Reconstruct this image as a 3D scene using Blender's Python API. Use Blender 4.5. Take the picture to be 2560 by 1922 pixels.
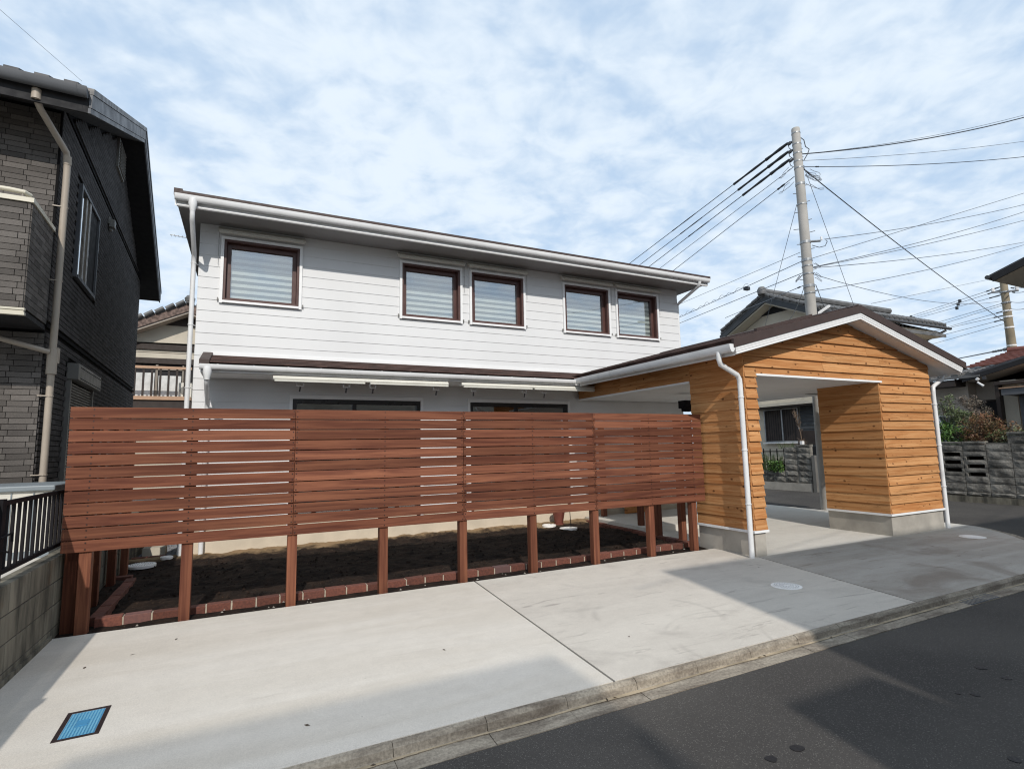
import bpy, bmesh, math, random
from mathutils import Vector, Matrix, noise

random.seed(7)
R = math.radians
for o in list(bpy.data.objects):
    bpy.data.objects.remove(o)
S = bpy.context.scene
COL = S.collection

# ------------------------------------------------------------------ camera
# metres; the lens is the origin, the concrete apron lies at G = -1.49, +X runs along the house front, +Y goes into the plot
G = -1.49
cd = bpy.data.cameras.new('camera')
cam = bpy.data.objects.new('camera', cd)
COL.objects.link(cam)
yaw, pitch, roll = R(26.187), R(6.695), R(-1.1697)
fw = Vector((math.sin(yaw) * math.cos(pitch), math.cos(yaw) * math.cos(pitch), math.sin(pitch)))
rt = Vector((math.cos(yaw), -math.sin(yaw), 0))
up = rt.cross(fw)
rt, up = rt * math.cos(roll) + up * math.sin(roll), up * math.cos(roll) - rt * math.sin(roll)
m = Matrix((rt, up, -fw)).transposed().to_4x4()
cam.matrix_world = m
cd.sensor_width = 36
cd.lens = 36 * 1349.48 / 2560
cd.clip_start = 0.05
cd.clip_end = 3000
S.camera = cam

# ------------------------------------------------------------------ light
SUN = Vector((0.215, 1.0, -0.73)).normalized()
elev = math.asin(-SUN.z)
azim = math.atan2(-SUN.x, -SUN.y)           # towards the sun, clockwise from +Y
world = bpy.data.worlds.new('World')
S.world = world
world.use_nodes = True
wn = world.node_tree
wn.nodes.clear()
def wnode(t, **k):
    n = wn.nodes.new(t)
    for a, b in k.items():
        setattr(n, a, b)
    return n
SKY_STRENGTH = 0.1
out = wnode('ShaderNodeOutputWorld')
bg = wnode('ShaderNodeBackground')
bg.inputs['Strength'].default_value = SKY_STRENGTH
wn.links.new(bg.outputs[0], out.inputs[0])
sky = wnode('ShaderNodeTexSky', sky_type='NISHITA')
sky.sun_disc = False
sky.sun_elevation = elev
sky.sun_rotation = azim
sky.air_density = 1.0
sky.dust_density = 1.2
sky.ozone_density = 2.0
tc = wnode('ShaderNodeTexCoord')
sep = wnode('ShaderNodeSeparateXYZ')
wn.links.new(tc.outputs['Generated'], sep.inputs[0])
def wmath(op, a, b=None, clamp=False):
    n = wnode('ShaderNodeMath', operation=op)
    n.use_clamp = clamp
    for i, v in enumerate((a, b)):
        if v is None:
            continue
        if isinstance(v, (int, float)):
            n.inputs[i].default_value = v
        else:
            wn.links.new(v, n.inputs[i])
    return n.outputs[0]
den = wmath('ADD', wmath('MAXIMUM', sep.outputs[2], 0.0), 0.16)
cxy = wnode('ShaderNodeCombineXYZ')
wn.links.new(wmath('DIVIDE', sep.outputs[0], den), cxy.inputs[0])
wn.links.new(wmath('DIVIDE', sep.outputs[1], den), cxy.inputs[1])
def wnoise(scale, detail, rough, dist=0.0, rot=0.0, sc=(1, 1, 1), loc=(0, 0, 0)):
    mp = wnode('ShaderNodeMapping')
    mp.inputs['Rotation'].default_value = (0, 0, rot)
    mp.inputs['Scale'].default_value = sc
    mp.inputs['Location'].default_value = loc
    wn.links.new(cxy.outputs[0], mp.inputs[0])
    n = wnode('ShaderNodeTexNoise')
    n.inputs['Scale'].default_value = scale
    n.inputs['Detail'].default_value = detail
    n.inputs['Roughness'].default_value = rough
    n.inputs['Distortion'].default_value = dist
    wn.links.new(mp.outputs[0], n.inputs['Vector'])
    return n.outputs[0]
big = wnoise(1.3, 3, 0.5, 0.2, R(28), (1.0, 1.3, 1), (3.1, 1.7, 0))
mid = wnoise(7.0, 4, 0.52, 0.4, R(34), (1.0, 1.05, 1), (1.2, 5.0, 0))
fine = wnoise(15.0, 3, 0.55, 0.3, R(34), (1.0, 1.05, 1))
cov = wmath('ADD', wmath('ADD', wmath('MULTIPLY', big, 0.52), wmath('MULTIPLY', mid, 0.66)), wmath('MULTIPLY', fine, 0.26))
ramp = wnode('ShaderNodeMapRange')
ramp.interpolation_type = 'SMOOTHSTEP'
ramp.inputs['From Min'].default_value = 0.50
ramp.inputs['From Max'].default_value = 0.88
wn.links.new(cov, ramp.inputs['Value'])
gain = wnode('ShaderNodeMix', data_type='RGBA', blend_type='MULTIPLY')
gain.inputs[0].default_value = 1.0
wn.links.new(sky.outputs[0], gain.inputs[6])
gain.inputs[7].default_value = (1.0, 1.0, 1.0, 1)
# thin veil between the puffs, then the puffs themselves
veil = wnode('ShaderNodeMix', data_type='RGBA')
veil.inputs[0].default_value = 0.80
wn.links.new(gain.outputs[2], veil.inputs[6])
veil.inputs[7].default_value = (5.3, 6.9, 8.9, 1)
cl = wnode('ShaderNodeMix', data_type='RGBA')
wn.links.new(wmath('MULTIPLY', ramp.outputs[0], 0.92), cl.inputs[0])
wn.links.new(veil.outputs[2], cl.inputs[6])
cl.inputs[7].default_value = (7.5, 8.35, 9.2, 1)
wn.links.new(cl.outputs[2], bg.inputs['Color'])

sd = bpy.data.lights.new('sun', 'SUN')
sd.energy = 2.9
sd.angle = R(0.6)
sd.color = (1.0, 0.94, 0.86)
sun = bpy.data.objects.new('sun', sd)
COL.objects.link(sun)
sun.rotation_euler = SUN.to_track_quat('-Z', 'Y').to_euler()

S.view_settings.view_transform = 'Standard'
S.view_settings.look = 'None'
S.view_settings.exposure = 0.17
S.view_settings.gamma = 1.0
S.view_settings.use_curve_mapping = False
S.render.engine = 'CYCLES'
S.cycles.use_denoising = True
S.cycles.denoiser = 'OPENIMAGEDENOISE'
S.cycles.denoising_input_passes = 'RGB_ALBEDO_NORMAL'
S.cycles.denoising_prefilter = 'ACCURATE'
S.cycles.use_adaptive_sampling = False
S.cycles.filter_width = 1.15
S.cycles.max_bounces = 8
S.cycles.diffuse_bounces = 4
S.cycles.sample_clamp_indirect = 4.0

# ------------------------------------------------------------------ materials
class NT:
    def __init__(s, name):
        s.m = bpy.data.materials.new(name)
        s.m.use_nodes = True
        s.t = s.m.node_tree
        s.t.nodes.clear()
        s.o = s.n('ShaderNodeOutputMaterial')
        s.b = s.n('ShaderNodeBsdfPrincipled')
        s.l(s.b.outputs[0], s.o.inputs[0])
        s.pos = s.n('ShaderNodeNewGeometry').outputs['Position']
        s.rand = s.n('ShaderNodeObjectInfo').outputs['Random']
    def n(s, t, **k):
        x = s.t.nodes.new(t)
        for a, b in k.items():
            setattr(x, a, b)
        return x
    def l(s, a, b):
        s.t.links.new(a, b)
    def put(s, v, sock):
        if isinstance(v, (int, float, tuple)):
            if isinstance(v, tuple) and len(v) == 3 and sock.type == 'RGBA':
                v = v + (1,)
            sock.default_value = v
        else:
            s.l(v, sock)
    def math(s, op, a, b=0.0, clamp=False):
        x = s.n('ShaderNodeMath', operation=op)
        x.use_clamp = clamp
        s.put(a, x.inputs[0])
        s.put(b, x.inputs[1])
        return x.outputs[0]
    def mapping(s, sc=(1, 1, 1), off=None):
        v = s.pos
        if off is not None:
            c = s.n('ShaderNodeCombineXYZ')
            for i in range(3):
                s.put(off, c.inputs[i])
            a = s.n('ShaderNodeVectorMath', operation='ADD')
            s.l(v, a.inputs[0])
            s.l(c.outputs[0], a.inputs[1])
            v = a.outputs[0]
        x = s.n('ShaderNodeMapping')
        x.inputs['Scale'].default_value = sc
        s.l(v, x.inputs[0])
        return x.outputs[0]
    def noise(s, scale=5, detail=3, rough=0.5, vec=None, dist=0.0):
        x = s.n('ShaderNodeTexNoise')
        x.inputs['Scale'].default_value = scale
        x.inputs['Detail'].default_value = detail
        x.inputs['Roughness'].default_value = rough
        x.inputs['Distortion'].default_value = dist
        s.l(vec if vec is not None else s.pos, x.inputs['Vector'])
        return x.outputs[0]
    def voro(s, scale, vec=None, feature='F1'):
        x = s.n('ShaderNodeTexVoronoi')
        x.feature = feature
        x.inputs['Scale'].default_value = scale
        s.l(vec if vec is not None else s.pos, x.inputs['Vector'])
        return x
    def rng(s, v, a, b, c=0.0, d=1.0, smooth=True):
        x = s.n('ShaderNodeMapRange')
        x.interpolation_type = 'SMOOTHSTEP' if smooth else 'LINEAR'
        s.put(v, x.inputs[0])
        for i, q in enumerate((a, b, c, d)):
            x.inputs[i + 1].default_value = q
        return x.outputs[0]
    def mix(s, f, a, b, blend='MIX'):
        x = s.n('ShaderNodeMix', data_type='RGBA', blend_type=blend)
        s.put(f, x.inputs[0])
        s.put(a, x.inputs[6])
        s.put(b, x.inputs[7])
        return x.outputs[2]
    def grey(s, v):
        c = s.n('ShaderNodeCombineColor')
        for i in range(3):
            s.put(v, c.inputs[i])
        return c.outputs[0]
    def bump(s, h, strength=0.3, dist=0.01):
        x = s.n('ShaderNodeBump')
        x.inputs['Strength'].default_value = strength
        x.inputs['Distance'].default_value = dist
        s.l(h, x.inputs['Height'])
        s.l(x.outputs[0], s.b.inputs['Normal'])
    def fin(s, col, rough=0.6, metal=0.0, spec=0.4):
        s.put(col, s.b.inputs['Base Color'])
        s.put(rough, s.b.inputs['Roughness'])
        s.b.inputs['Metallic'].default_value = metal
        s.b.inputs['Specular IOR Level'].default_value = spec
        return s.m

def plain(name, col, rough=0.55, var=0.12, scale=6.0, bump=0.0, bscale=60, metal=0.0, spec=0.4, rnd=0.0):
    """a nearly even colour: cloudy variation, fine wear, optional piece-to-piece difference"""
    t = NT(name)
    v = t.rng(t.noise(scale, 4, 0.6), 0.3, 0.7, 1 - var, 1 + var)
    if rnd:
        v = t.math('MULTIPLY', v, t.rng(t.rand, 0, 1, 1 - rnd, 1 + rnd, False))
    c = t.mix(1.0, col, t.grey(v), 'MULTIPLY')
    if bump:
        t.bump(t.noise(bscale, 3, 0.6), bump, 0.004)
    return t.fin(c, t.rng(t.noise(scale * 2, 2), 0.3, 0.7, rough - 0.08, rough + 0.08), metal, spec)

def wood(name, axis, light, dark, knot, tone, rough=0.75, knots=True, rnd=0.25, spec=0.10):
    """boards: grain along one world axis, each board cut from another place of the tree"""
    t = NT(name)
    off = t.math('MULTIPLY', t.rand, 37.0)
    long_, short = (0.55, 14.0)
    sc = {'x': (long_, short, short), 'y': (short, long_, short), 'z': (short, short, long_)}[axis]
    vec = t.mapping(sc, off)
    g = t.noise(1.6, 5, 0.62, vec, 0.6)
    c = t.mix(t.rng(g, 0.3, 0.72), light, dark)
    fibre = t.noise(9, 2, 0.5, t.mapping(tuple(q * 1.5 for q in sc), off))
    c = t.mix(t.rng(fibre, 0.55, 0.8, 0, 0.35), c, dark)
    # board to board tone
    r2 = t.math('FRACT', t.math('MULTIPLY', t.rand, 7.31))
    c = t.mix(t.rng(r2, 0, 1, 0, 0.75, False), c, t.mix(1.0, c, tone, 'MULTIPLY'))
    c = t.mix(1.0, c, t.grey(t.rng(t.rand, 0, 1, 1 - rnd, 1 + rnd, False)), 'MULTIPLY')
    if knots:
        ks = {'x': (1.0, 0.0, 1.5), 'y': (0.0, 1.0, 1.5), 'z': (1.5, 0.0, 1.0)}[axis]     # knots seen on the face only
        w = t.noise(16, 2, 0.5)
        v1 = t.voro(6.4, t.mapping(ks, off))
        d = t.math('ADD', v1.outputs['Distance'], t.rng(w, 0.3, 0.7, -0.05, 0.05))
        spot = t.rng(d, 0.07, 0.19, 1.0, 0.0)
        # only some cells own a knot
        sepc = t.n('ShaderNodeSeparateColor')
        t.l(v1.outputs['Color'], sepc.inputs[0])
        spot = t.math('MULTIPLY', spot, t.rng(sepc.outputs[0], 0.22, 0.3))
        # dark checks that follow the grain
        ch = t.noise(2.4, 4, 0.72, t.mapping(tuple(q * (2.6 if q < 1 else 2.2) for q in sc), off), 1.5)
        chk = t.math('MULTIPLY', t.rng(ch, 0.575, 0.635), t.rng(t.noise(1.7, 1, vec=t.mapping((1, 1, 1), off)), 0.40, 0.50))
        c = t.mix(t.math('MULTIPLY', t.math('MAXIMUM', spot, t.math('MULTIPLY', chk, 0.75)), 0.8), c, knot)
    t.bump(g, 0.25, 0.003)
    return t.fin(c, rough, 0, spec)

M = {}
def build_materials():
    # white lap siding: fine vertical embossing and faint soiling
    t = NT('white_siding')
    emb = t.noise(9, 4, 0.6, t.mapping((22, 22, 1.2)))
    soil = t.rng(t.noise(1.1, 4, 0.55, t.mapping((1, 1, 0.5))), 0.3, 0.75, 1.0, 0.94)
    t.bump(emb, 0.12, 0.002)
    M['siding'] = t.fin(t.mix(1.0, (0.68, 0.687, 0.695), t.grey(soil), 'MULTIPLY'), 0.55)
    M['white'] = plain('white_painted_metal', (0.78, 0.785, 0.79), 0.38, 0.03, 3)
    M['ivory'] = plain('ivory_coated_metal', (0.64, 0.63, 0.575), 0.4, 0.03, 3)
    M['eavesoffit'] = plain('shade_greyed_eave_board', (0.27, 0.265, 0.265), 0.8, 0.04, 2)  # greyed past its own tone to deepen the shade under the eave
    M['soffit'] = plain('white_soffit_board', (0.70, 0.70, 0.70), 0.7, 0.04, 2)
    M['gutter'] = plain('white_vinyl_gutter', (0.72, 0.725, 0.73), 0.32, 0.05, 2.5)
    M['brownframe'] = plain('brown_window_frame', (0.085, 0.042, 0.036), 0.38, 0.08, 5)
    M['blackframe'] = plain('black_door_frame', (0.018, 0.016, 0.017), 0.35, 0.1, 4)
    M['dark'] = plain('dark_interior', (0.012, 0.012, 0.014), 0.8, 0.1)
    M['blindwhite'] = plain('white_blind_fabric', (0.78, 0.78, 0.76), 0.9, 0.04, 8)
    M['blindsheer'] = plain('sheer_blind_fabric', (0.22, 0.235, 0.24), 0.9, 0.05, 8)
    # window pane: clear body with the mirror reflection glass has
    for nm, tint, mx in (('glass', (0.88, 0.91, 0.90), 0.27), ('darkglass', (0.5, 0.55, 0.56), 0.12)):
        t = NT(nm)
        tr = t.n('ShaderNodeBsdfTransparent')
        tr.inputs[0].default_value = tint + (1,)
        gl = t.n('ShaderNodeBsdfGlossy')
        gl.inputs['Roughness'].default_value = 0.015
        gl.inputs['Color'].default_value = (0.95, 0.96, 0.97, 1)
        fr = t.n('ShaderNodeFresnel')
        fr.inputs[0].default_value = 1.52
        wav = t.n('ShaderNodeBump')
        wav.inputs['Strength'].default_value = 0.004
        wav.inputs['Distance'].default_value = 0.02
        t.l(t.noise(1.7, 1), wav.inputs['Height'])
        t.l(wav.outputs[0], gl.inputs['Normal'])
        sh = t.n('ShaderNodeMixShader')
        front = t.math('SUBTRACT', 1.0, t.n('ShaderNodeNewGeometry').outputs['Backfacing'])   # the far face of the pane only transmits
        t.l(t.math('MULTIPLY', front, t.math('ADD', t.math('MULTIPLY', fr.outputs[0], 1.8), mx, True)), sh.inputs[0])
        t.l(tr.outputs[0], sh.inputs[1])
        t.l(gl.outputs[0], sh.inputs[2])
        t.l(sh.outputs[0], t.o.inputs[0])
        M[nm] = t.m
    t = NT('smoky_clear_sheet')  # tint that thins the sun for the added sheet across the road
    tr = t.n('ShaderNodeBsdfTransparent')
    tr.inputs[0].default_value = (0.64, 0.65, 0.67, 1)
    t.l(tr.outputs[0], t.o.inputs[0])
    M['smokysheet'] = t.m
    # roof shingles, brown granules
    t = NT('brown_shingle')
    gr = t.noise(140, 2, 0.7)
    ptc = t.voro(1.0, t.mapping((5.0, 5.0, 18))).outputs['Color']
    sepc = t.n('ShaderNodeSeparateColor')
    t.l(ptc, sepc.inputs[0])
    c = t.mix(t.rng(gr, 0.3, 0.7), (0.036, 0.021, 0.018), (0.088, 0.05, 0.041))
    c = t.mix(1.0, c, t.grey(t.rng(sepc.outputs[0], 0, 1, 0.65, 1.3, False)), 'MULTIPLY')
    t.bump(gr, 0.5, 0.004)
    M['shingle'] = t.fin(c, 0.9)
    M['barge'] = plain('brown_metal_barge', (0.052, 0.033, 0.029), 0.6, 0.12, 9, 0.2, 90)
    cl, cdk, kn, tone = (0.565, 0.310, 0.140), (0.385, 0.165, 0.058), (0.065, 0.022, 0.009), (0.90, 0.82, 0.76)
    M['cedar_x'] = wood('orange_cedar_lengthwise', 'x', cl, cdk, kn, tone, rnd=0.10)
    M['cedar_y'] = wood('orange_cedar_crosswise', 'y', cl, cdk, kn, tone, rnd=0.10)
    fl, fd, ft = (0.245, 0.100, 0.057), (0.112, 0.041, 0.027), (0.52, 0.46, 0.48)
    M['merbau_x'] = wood('red_brown_hardwood_lengthwise', 'x', fl, fd, fd, ft, 0.75, False, 0.24)
    M['merbau_y'] = wood('red_brown_hardwood_crosswise', 'y', fl, fd, fd, ft, 0.55, False, 0.14)
    M['merbau_z'] = wood('red_brown_hardwood_upright', 'z', fl, fd, fd, ft, 0.55, False, 0.12)
    M['screw'] = plain('dark_screw', (0.03, 0.015, 0.012), 0.5)
    # concrete
    def concrete(name, c1, c2, streak, blotch, blotch_amt, spk=0.06):
        t = NT(name)
        a = t.noise(1.0, 4, 0.6, t.mapping((0.45, 2.6, 1)), 0.5)
        b = t.noise(0.8, 5, 0.6, None, 0.8)
        f = t.noise(120, 2, 0.7)
        c = t.mix(t.rng(a, 0.32, 0.68), c1, c2)
        c = t.mix(t.math('MULTIPLY', t.rng(b, 0.52, 0.72), blotch_amt), c, blotch)
        mott = t.noise(6.5, 5, 0.7)
        c = t.mix(1.0, c, t.grey(t.rng(mott, 0.3, 0.7, 0.965, 1.03)), 'MULTIPLY')
        trow = t.noise(1.4, 4, 0.7, t.mapping((0.7, 5.5, 1)), 1.8)
        c = t.mix(t.rng(trow, 0.58, 0.72, 0, streak), c, blotch)
        c = t.mix(1.0, c, t.grey(t.rng(f, 0.3, 0.7, 1 - spk, 1 + spk)), 'MULTIPLY')
        t.bump(t.noise(70, 4, 0.7), 0.15, 0.003)
        grit = t.noise(240, 2, 0.8)
        c = t.mix(1.0, c, t.grey(t.rng(grit, 0.3, 0.7, 0.93, 1.05)), 'MULTIPLY')
        pit = t.voro(9.0)
        sp_ = t.n('ShaderNodeSeparateColor')
        t.l(pit.outputs['Color'], sp_.inputs[0])
        speck = t.math('MULTIPLY', t.rng(pit.outputs['Distance'], 0.03, 0.06, 1, 0), t.rng(sp_.outputs[0], 0.72, 0.76))
        c = t.mix(t.math('MULTIPLY', speck, 0.5), c, (0.16, 0.14, 0.12))
        return t.fin(c, 0.9, 0, 0.15)
    M['concrete_new'] = concrete('new_pale_concrete', (0.615, 0.575, 0.515), (0.56, 0.515, 0.45), 0.30, (0.45, 0.405, 0.35), 0.14)
    M['concrete_scuffed'] = concrete('scuffed_pale_concrete', (0.575, 0.535, 0.475), (0.52, 0.48, 0.425), 0.75, (0.31, 0.28, 0.25), 0.50)
    m_ = M['concrete_scuffed']                  # tyre scuffs: faint dark arcs rubbed into the slab
    nt = m_.node_tree
    bs = next(n for n in nt.nodes if n.type == 'BSDF_PRINCIPLED')
    src = bs.inputs['Base Color'].links[0].from_socket
    geo = nt.nodes.new('ShaderNodeNewGeometry')
    for (ax, ay, rad, wd, amt) in ((3.55, 3.05, .62, .035, .20), (3.62, 3.00, .78, .025, .16), (4.3, 2.75, .70, .03, .20), (3.3, 3.9, .55, .05, .16), (3.1, 5.9, 1.55, .05, .14), (4.9, 6.0, 1.9, .06, .12)):
        vd = nt.nodes.new('ShaderNodeVectorMath')
        vd.operation = 'DISTANCE'
        nt.links.new(geo.outputs['Position'], vd.inputs[0])
        vd.inputs[1].default_value = (ax, ay, G)
        sb_ = nt.nodes.new('ShaderNodeMath')
        sb_.operation = 'SUBTRACT'
        nt.links.new(vd.outputs['Value'], sb_.inputs[0])
        sb_.inputs[1].default_value = rad
        ab_ = nt.nodes.new('ShaderNodeMath')
        ab_.operation = 'ABSOLUTE'
        nt.links.new(sb_.outputs[0], ab_.inputs[0])
        mr = nt.nodes.new('ShaderNodeMapRange')
        mr.interpolation_type = 'SMOOTHSTEP'
        nt.links.new(ab_.outputs[0], mr.inputs[0])
        for i, q in enumerate((0.0, wd, amt, 0.0)):
            mr.inputs[i + 1].default_value = q
        nz = nt.nodes.new('ShaderNodeTexNoise')
        nz.inputs['Scale'].default_value = 2.2
        nz.inputs['Detail'].default_value = 5
        nt.links.new(geo.outputs['Position'], nz.inputs['Vector'])
        mr2 = nt.nodes.new('ShaderNodeMapRange')
        nt.links.new(nz.outputs[0], mr2.inputs[0])
        for i, q in enumerate((0.47, 0.62, 0.0, 1.0)):
            mr2.inputs[i + 1].default_value = q
        mm = nt.nodes.new('ShaderNodeMath')
        mm.operation = 'MULTIPLY'
        nt.links.new(mr.outputs[0], mm.inputs[0])
        nt.links.new(mr2.outputs[0], mm.inputs[1])
        mx_ = nt.nodes.new('ShaderNodeMix')
        mx_.data_type = 'RGBA'
        nt.links.new(mm.outputs[0], mx_.inputs[0])
        nt.links.new(src, mx_.inputs[6])
        mx_.inputs[7].default_value = (0.10, 0.09, 0.085, 1)
        src = mx_.outputs[2]
    nt.links.new(src, bs.inputs['Base Color'])
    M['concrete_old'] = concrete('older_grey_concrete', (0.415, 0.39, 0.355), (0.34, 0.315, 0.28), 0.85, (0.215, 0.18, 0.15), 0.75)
    M['concrete_floor'] = concrete('carport_floor_concrete', (0.60, 0.575, 0.525), (0.55, 0.525, 0.475), 0.2, (0.46, 0.445, 0.42), 0.25)
    M['foundation'] = plain('grey_mortar_plinth', (0.37, 0.345, 0.305), 0.85, 0.16, 2.5, 0.2, 40)
    M['foundation_house'] = plain('beige_house_plinth', (0.56, 0.49, 0.39), 0.85, 0.08, 3, 0.2, 40)
    # weathered kerb stone
    t = NT('weathered_kerb_concrete')
    f = t.noise(60, 4, 0.7)
    st = t.noise(1.5, 5, 0.65, t.mapping((1.6, 6, 6)), 0.7)
    c = t.mix(t.rng(st, 0.32, 0.7), (0.33, 0.29, 0.235), (0.15, 0.125, 0.10))
    c = t.mix(1.0, c, t.grey(t.rng(f, 0.3, 0.7, 0.75, 1.2)), 'MULTIPLY')
    t.bump(f, 0.4, 0.005)
    M['kerb'] = t.fin(c, 0.9, 0, 0.2)
    M['gutterpan'] = plain('grey_gutter_concrete', (0.235, 0.215, 0.185), 0.9, 0.25, 2.5, 0.4, 60)
    M['sediment'] = plain('sandy_sediment', (0.36, 0.29, 0.20), 0.95, 0.25, 7)
    # asphalt with bright aggregate
    t = NT('asphalt')
    agg = t.voro(135)
    sepc = t.n('ShaderNodeSeparateColor')
    t.l(agg.outputs['Color'], sepc.inputs[0])
    stone = t.math('MULTIPLY', t.rng(sepc.outputs[0], 0.55, 1.0), t.rng(agg.outputs['Distance'], 0.30, 0.55, 1, 0))
    c = t.mix(t.rng(t.noise(0.7, 4, 0.6), 0.3, 0.7), (0.060, 0.056, 0.053), (0.084, 0.078, 0.072))
    c = t.mix(t.math('MULTIPLY', stone, 0.75), c, (0.20, 0.188, 0.172))
    c = t.mix(t.rng(t.noise(160, 2, 0.6), 0.5, 0.75, 0, 0.5), c, (0.018, 0.016, 0.016))
    t.bump(t.math('SUBTRACT', stone, t.noise(120, 3, 0.7)), 0.6, 0.006)
    M['asphalt'] = t.fin(c, 0.95, 0, 0.12)
    M['tar'] = plain('black_tar', (0.010, 0.009, 0.010), 0.6, 0.2, 30, 0.4, 90)
    M['ground'] = plain('earth_ground', (0.16, 0.14, 0.11), 0.95, 0.3, 0.5)
    # garden soil: sandy strip of spoil against the house, dark loam elsewhere
    t = NT('garden_soil')
    sx = t.n('ShaderNodeSeparateXYZ')
    t.l(t.pos, sx.inputs[0])
    w = t.noise(2.2, 4, 0.7)
    loam = t.mix(t.rng(t.noise(5, 5, 0.7), 0.3, 0.7), (0.009, 0.0065, 0.006), (0.034, 0.022, 0.016))
    edge = t.math('ADD', sx.outputs[1], t.math('MULTIPLY', t.math('SUBTRACT', w, 0.5), 0.9))
    c = t.mix(t.rng(edge, 8.93, 9.22), loam, (0.29, 0.20, 0.115))
    c = t.mix(t.math('MULTIPLY', t.rng(t.noise(38, 3, 0.7), 0.60, 0.72), 0.35), c, (0.22, 0.16, 0.10))
    t.bump(t.noise(24, 5, 0.75), 0.9, 0.03)
    M['soil'] = t.fin(c, 0.95, 0, 0.15)
    M['gravel'] = plain('blue_grey_gravel', (0.20, 0.21, 0.23), 0.85, 0.3, 30, 0, rnd=0.3)
    t = NT('red_edging_brick')
    f = t.noise(45, 4, 0.7)
    c = t.mix(t.rng(f, 0.3, 0.7), (0.185, 0.066, 0.044), (0.105, 0.040, 0.030))
    c = t.mix(t.rng(t.math('FRACT', t.math('MULTIPLY', t.rand, 5.7)), 0.82, 0.95), c, (0.15, 0.095, 0.095))
    c = t.mix(1.0, c, t.grey(t.rng(t.rand, 0, 1, 0.7, 1.2, False)), 'MULTIPLY')
    t.bump(f, 0.4, 0.004)
    M['brick'] = t.fin(c, 0.85)
    M['mortar'] = plain('pale_mortar', (0.42, 0.37, 0.29), 0.9, 0.15, 12)
    # dark brick-pattern tile of the neighbour
    t = NT('charcoal_wall_tile')
    f = t.noise(70, 3, 0.7, t.mapping((1, 1, 3)))
    c = t.mix(t.rng(f, 0.3, 0.7), (0.135, 0.122, 0.112), (0.088, 0.081, 0.076))
    v = t.math('MULTIPLY', t.rng(t.rand, 0, 1, 0.68, 1.22, False), t.rng(t.noise(2.2, 2), 0.3, 0.7, 0.88, 1.1))
    t.bump(f, 0.3, 0.003)
    M['tile'] = t.fin(t.mix(1.0, c, t.grey(v), 'MULTIPLY'), 0.85, 0, 0.12)
    t = NT('charcoal_tile_in_shade')  # same tile as the front, coloured darker for the wall in shade
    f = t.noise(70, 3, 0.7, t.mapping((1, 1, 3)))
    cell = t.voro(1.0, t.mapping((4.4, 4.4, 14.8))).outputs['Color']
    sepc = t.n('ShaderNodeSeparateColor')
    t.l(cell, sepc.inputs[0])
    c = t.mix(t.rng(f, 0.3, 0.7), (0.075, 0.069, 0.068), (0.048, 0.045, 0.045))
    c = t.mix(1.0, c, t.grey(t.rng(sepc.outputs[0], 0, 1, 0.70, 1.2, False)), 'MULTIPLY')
    M['tile_shaded'] = t.fin(c, 0.85, 0, 0.12)
    M['tilegap'] = plain('dark_tile_joint', (0.009, 0.0085, 0.009), 0.95, spec=0.1)
    M['greymetal'] = plain('grey_coated_metal', (0.105, 0.11, 0.12), 0.5, 0.06, 2, spec=0.25)
    M['darkmetal'] = plain('dark_grey_metal', (0.045, 0.046, 0.050), 0.45, 0.08, 3)
    M['darksoffit'] = plain('dark_soffit', (0.016, 0.016, 0.018), 0.8, 0.1)
    M['rooftile'] = plain('charcoal_roof_tile', (0.055, 0.056, 0.062), 0.6, 0.2, 4, rnd=0.2)
    M['pipe_beige'] = plain('beige_downpipe', (0.36, 0.31, 0.255), 0.45, 0.06, 2)
    M['cream_cap'] = plain('cream_aluminium', (0.55, 0.515, 0.42), 0.4, 0.05, 3)
    M['shutter'] = plain('grey_roller_shutter', (0.15, 0.145, 0.135), 0.5, 0.08, 4)
    M['vent'] = plain('grey_vent', (0.20, 0.195, 0.18), 0.55, 0.08)
    M['mullion'] = plain('bronze_sash', (0.21, 0.185, 0.155), 0.4, 0.06)
    # old concrete blocks, stained
    t = NT('stained_concrete_block')
    s1 = t.noise(1.0, 5, 0.65, t.mapping((5, 5, 1.1)))
    s2 = t.noise(2.5, 4, 0.6)
    c = t.mix(t.rng(s1, 0.35, 0.68), (0.235, 0.215, 0.17), (0.07, 0.066, 0.055))
    c = t.mix(t.rng(s2, 0.58, 0.75, 0, 0.45), c, (0.16, 0.10, 0.055))
    c = t.mix(1.0, c, t.grey(t.rng(t.rand, 0, 1, 0.82, 1.15, False)), 'MULTIPLY')
    t.bump(t.noise(80, 4, 0.7), 0.4, 0.004)
    M['block'] = t.fin(c, 0.92, 0, 0.2)
    t = NT('rough_split_block')
    s1 = t.noise(3.0, 5, 0.7, t.mapping((1, 1, 0.8)))
    c = t.mix(t.rng(s1, 0.34, 0.66), (0.27, 0.255, 0.228), (0.085, 0.081, 0.074))
    c = t.mix(1.0, c, t.grey(t.rng(t.rand, 0, 1, 0.75, 1.2, False)), 'MULTIPLY')
    t.bump(t.noise(26, 5, 0.75), 1.0, 0.03)
    M['split'] = t.fin(c, 0.95, 0, 0.15)
    M['blockjoint'] = plain('dark_block_joint', (0.085, 0.08, 0.07), 0.95, 0.2)
    M['blackalu'] = plain('black_aluminium', (0.012, 0.011, 0.013), 0.7, 0.1, spec=0.12)
    M['shedwhite'] = plain('off_white_steel', (0.60, 0.58, 0.52), 0.5, 0.08, 2)
    M['shedlid'] = plain('blue_grey_steel', (0.19, 0.22, 0.24), 0.5, 0.08, 2)
    M['pole'] = plain('pale_concrete_pole', (0.37, 0.355, 0.33), 0.85, 0.13, 2.2, 0.2, 50)
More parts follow.
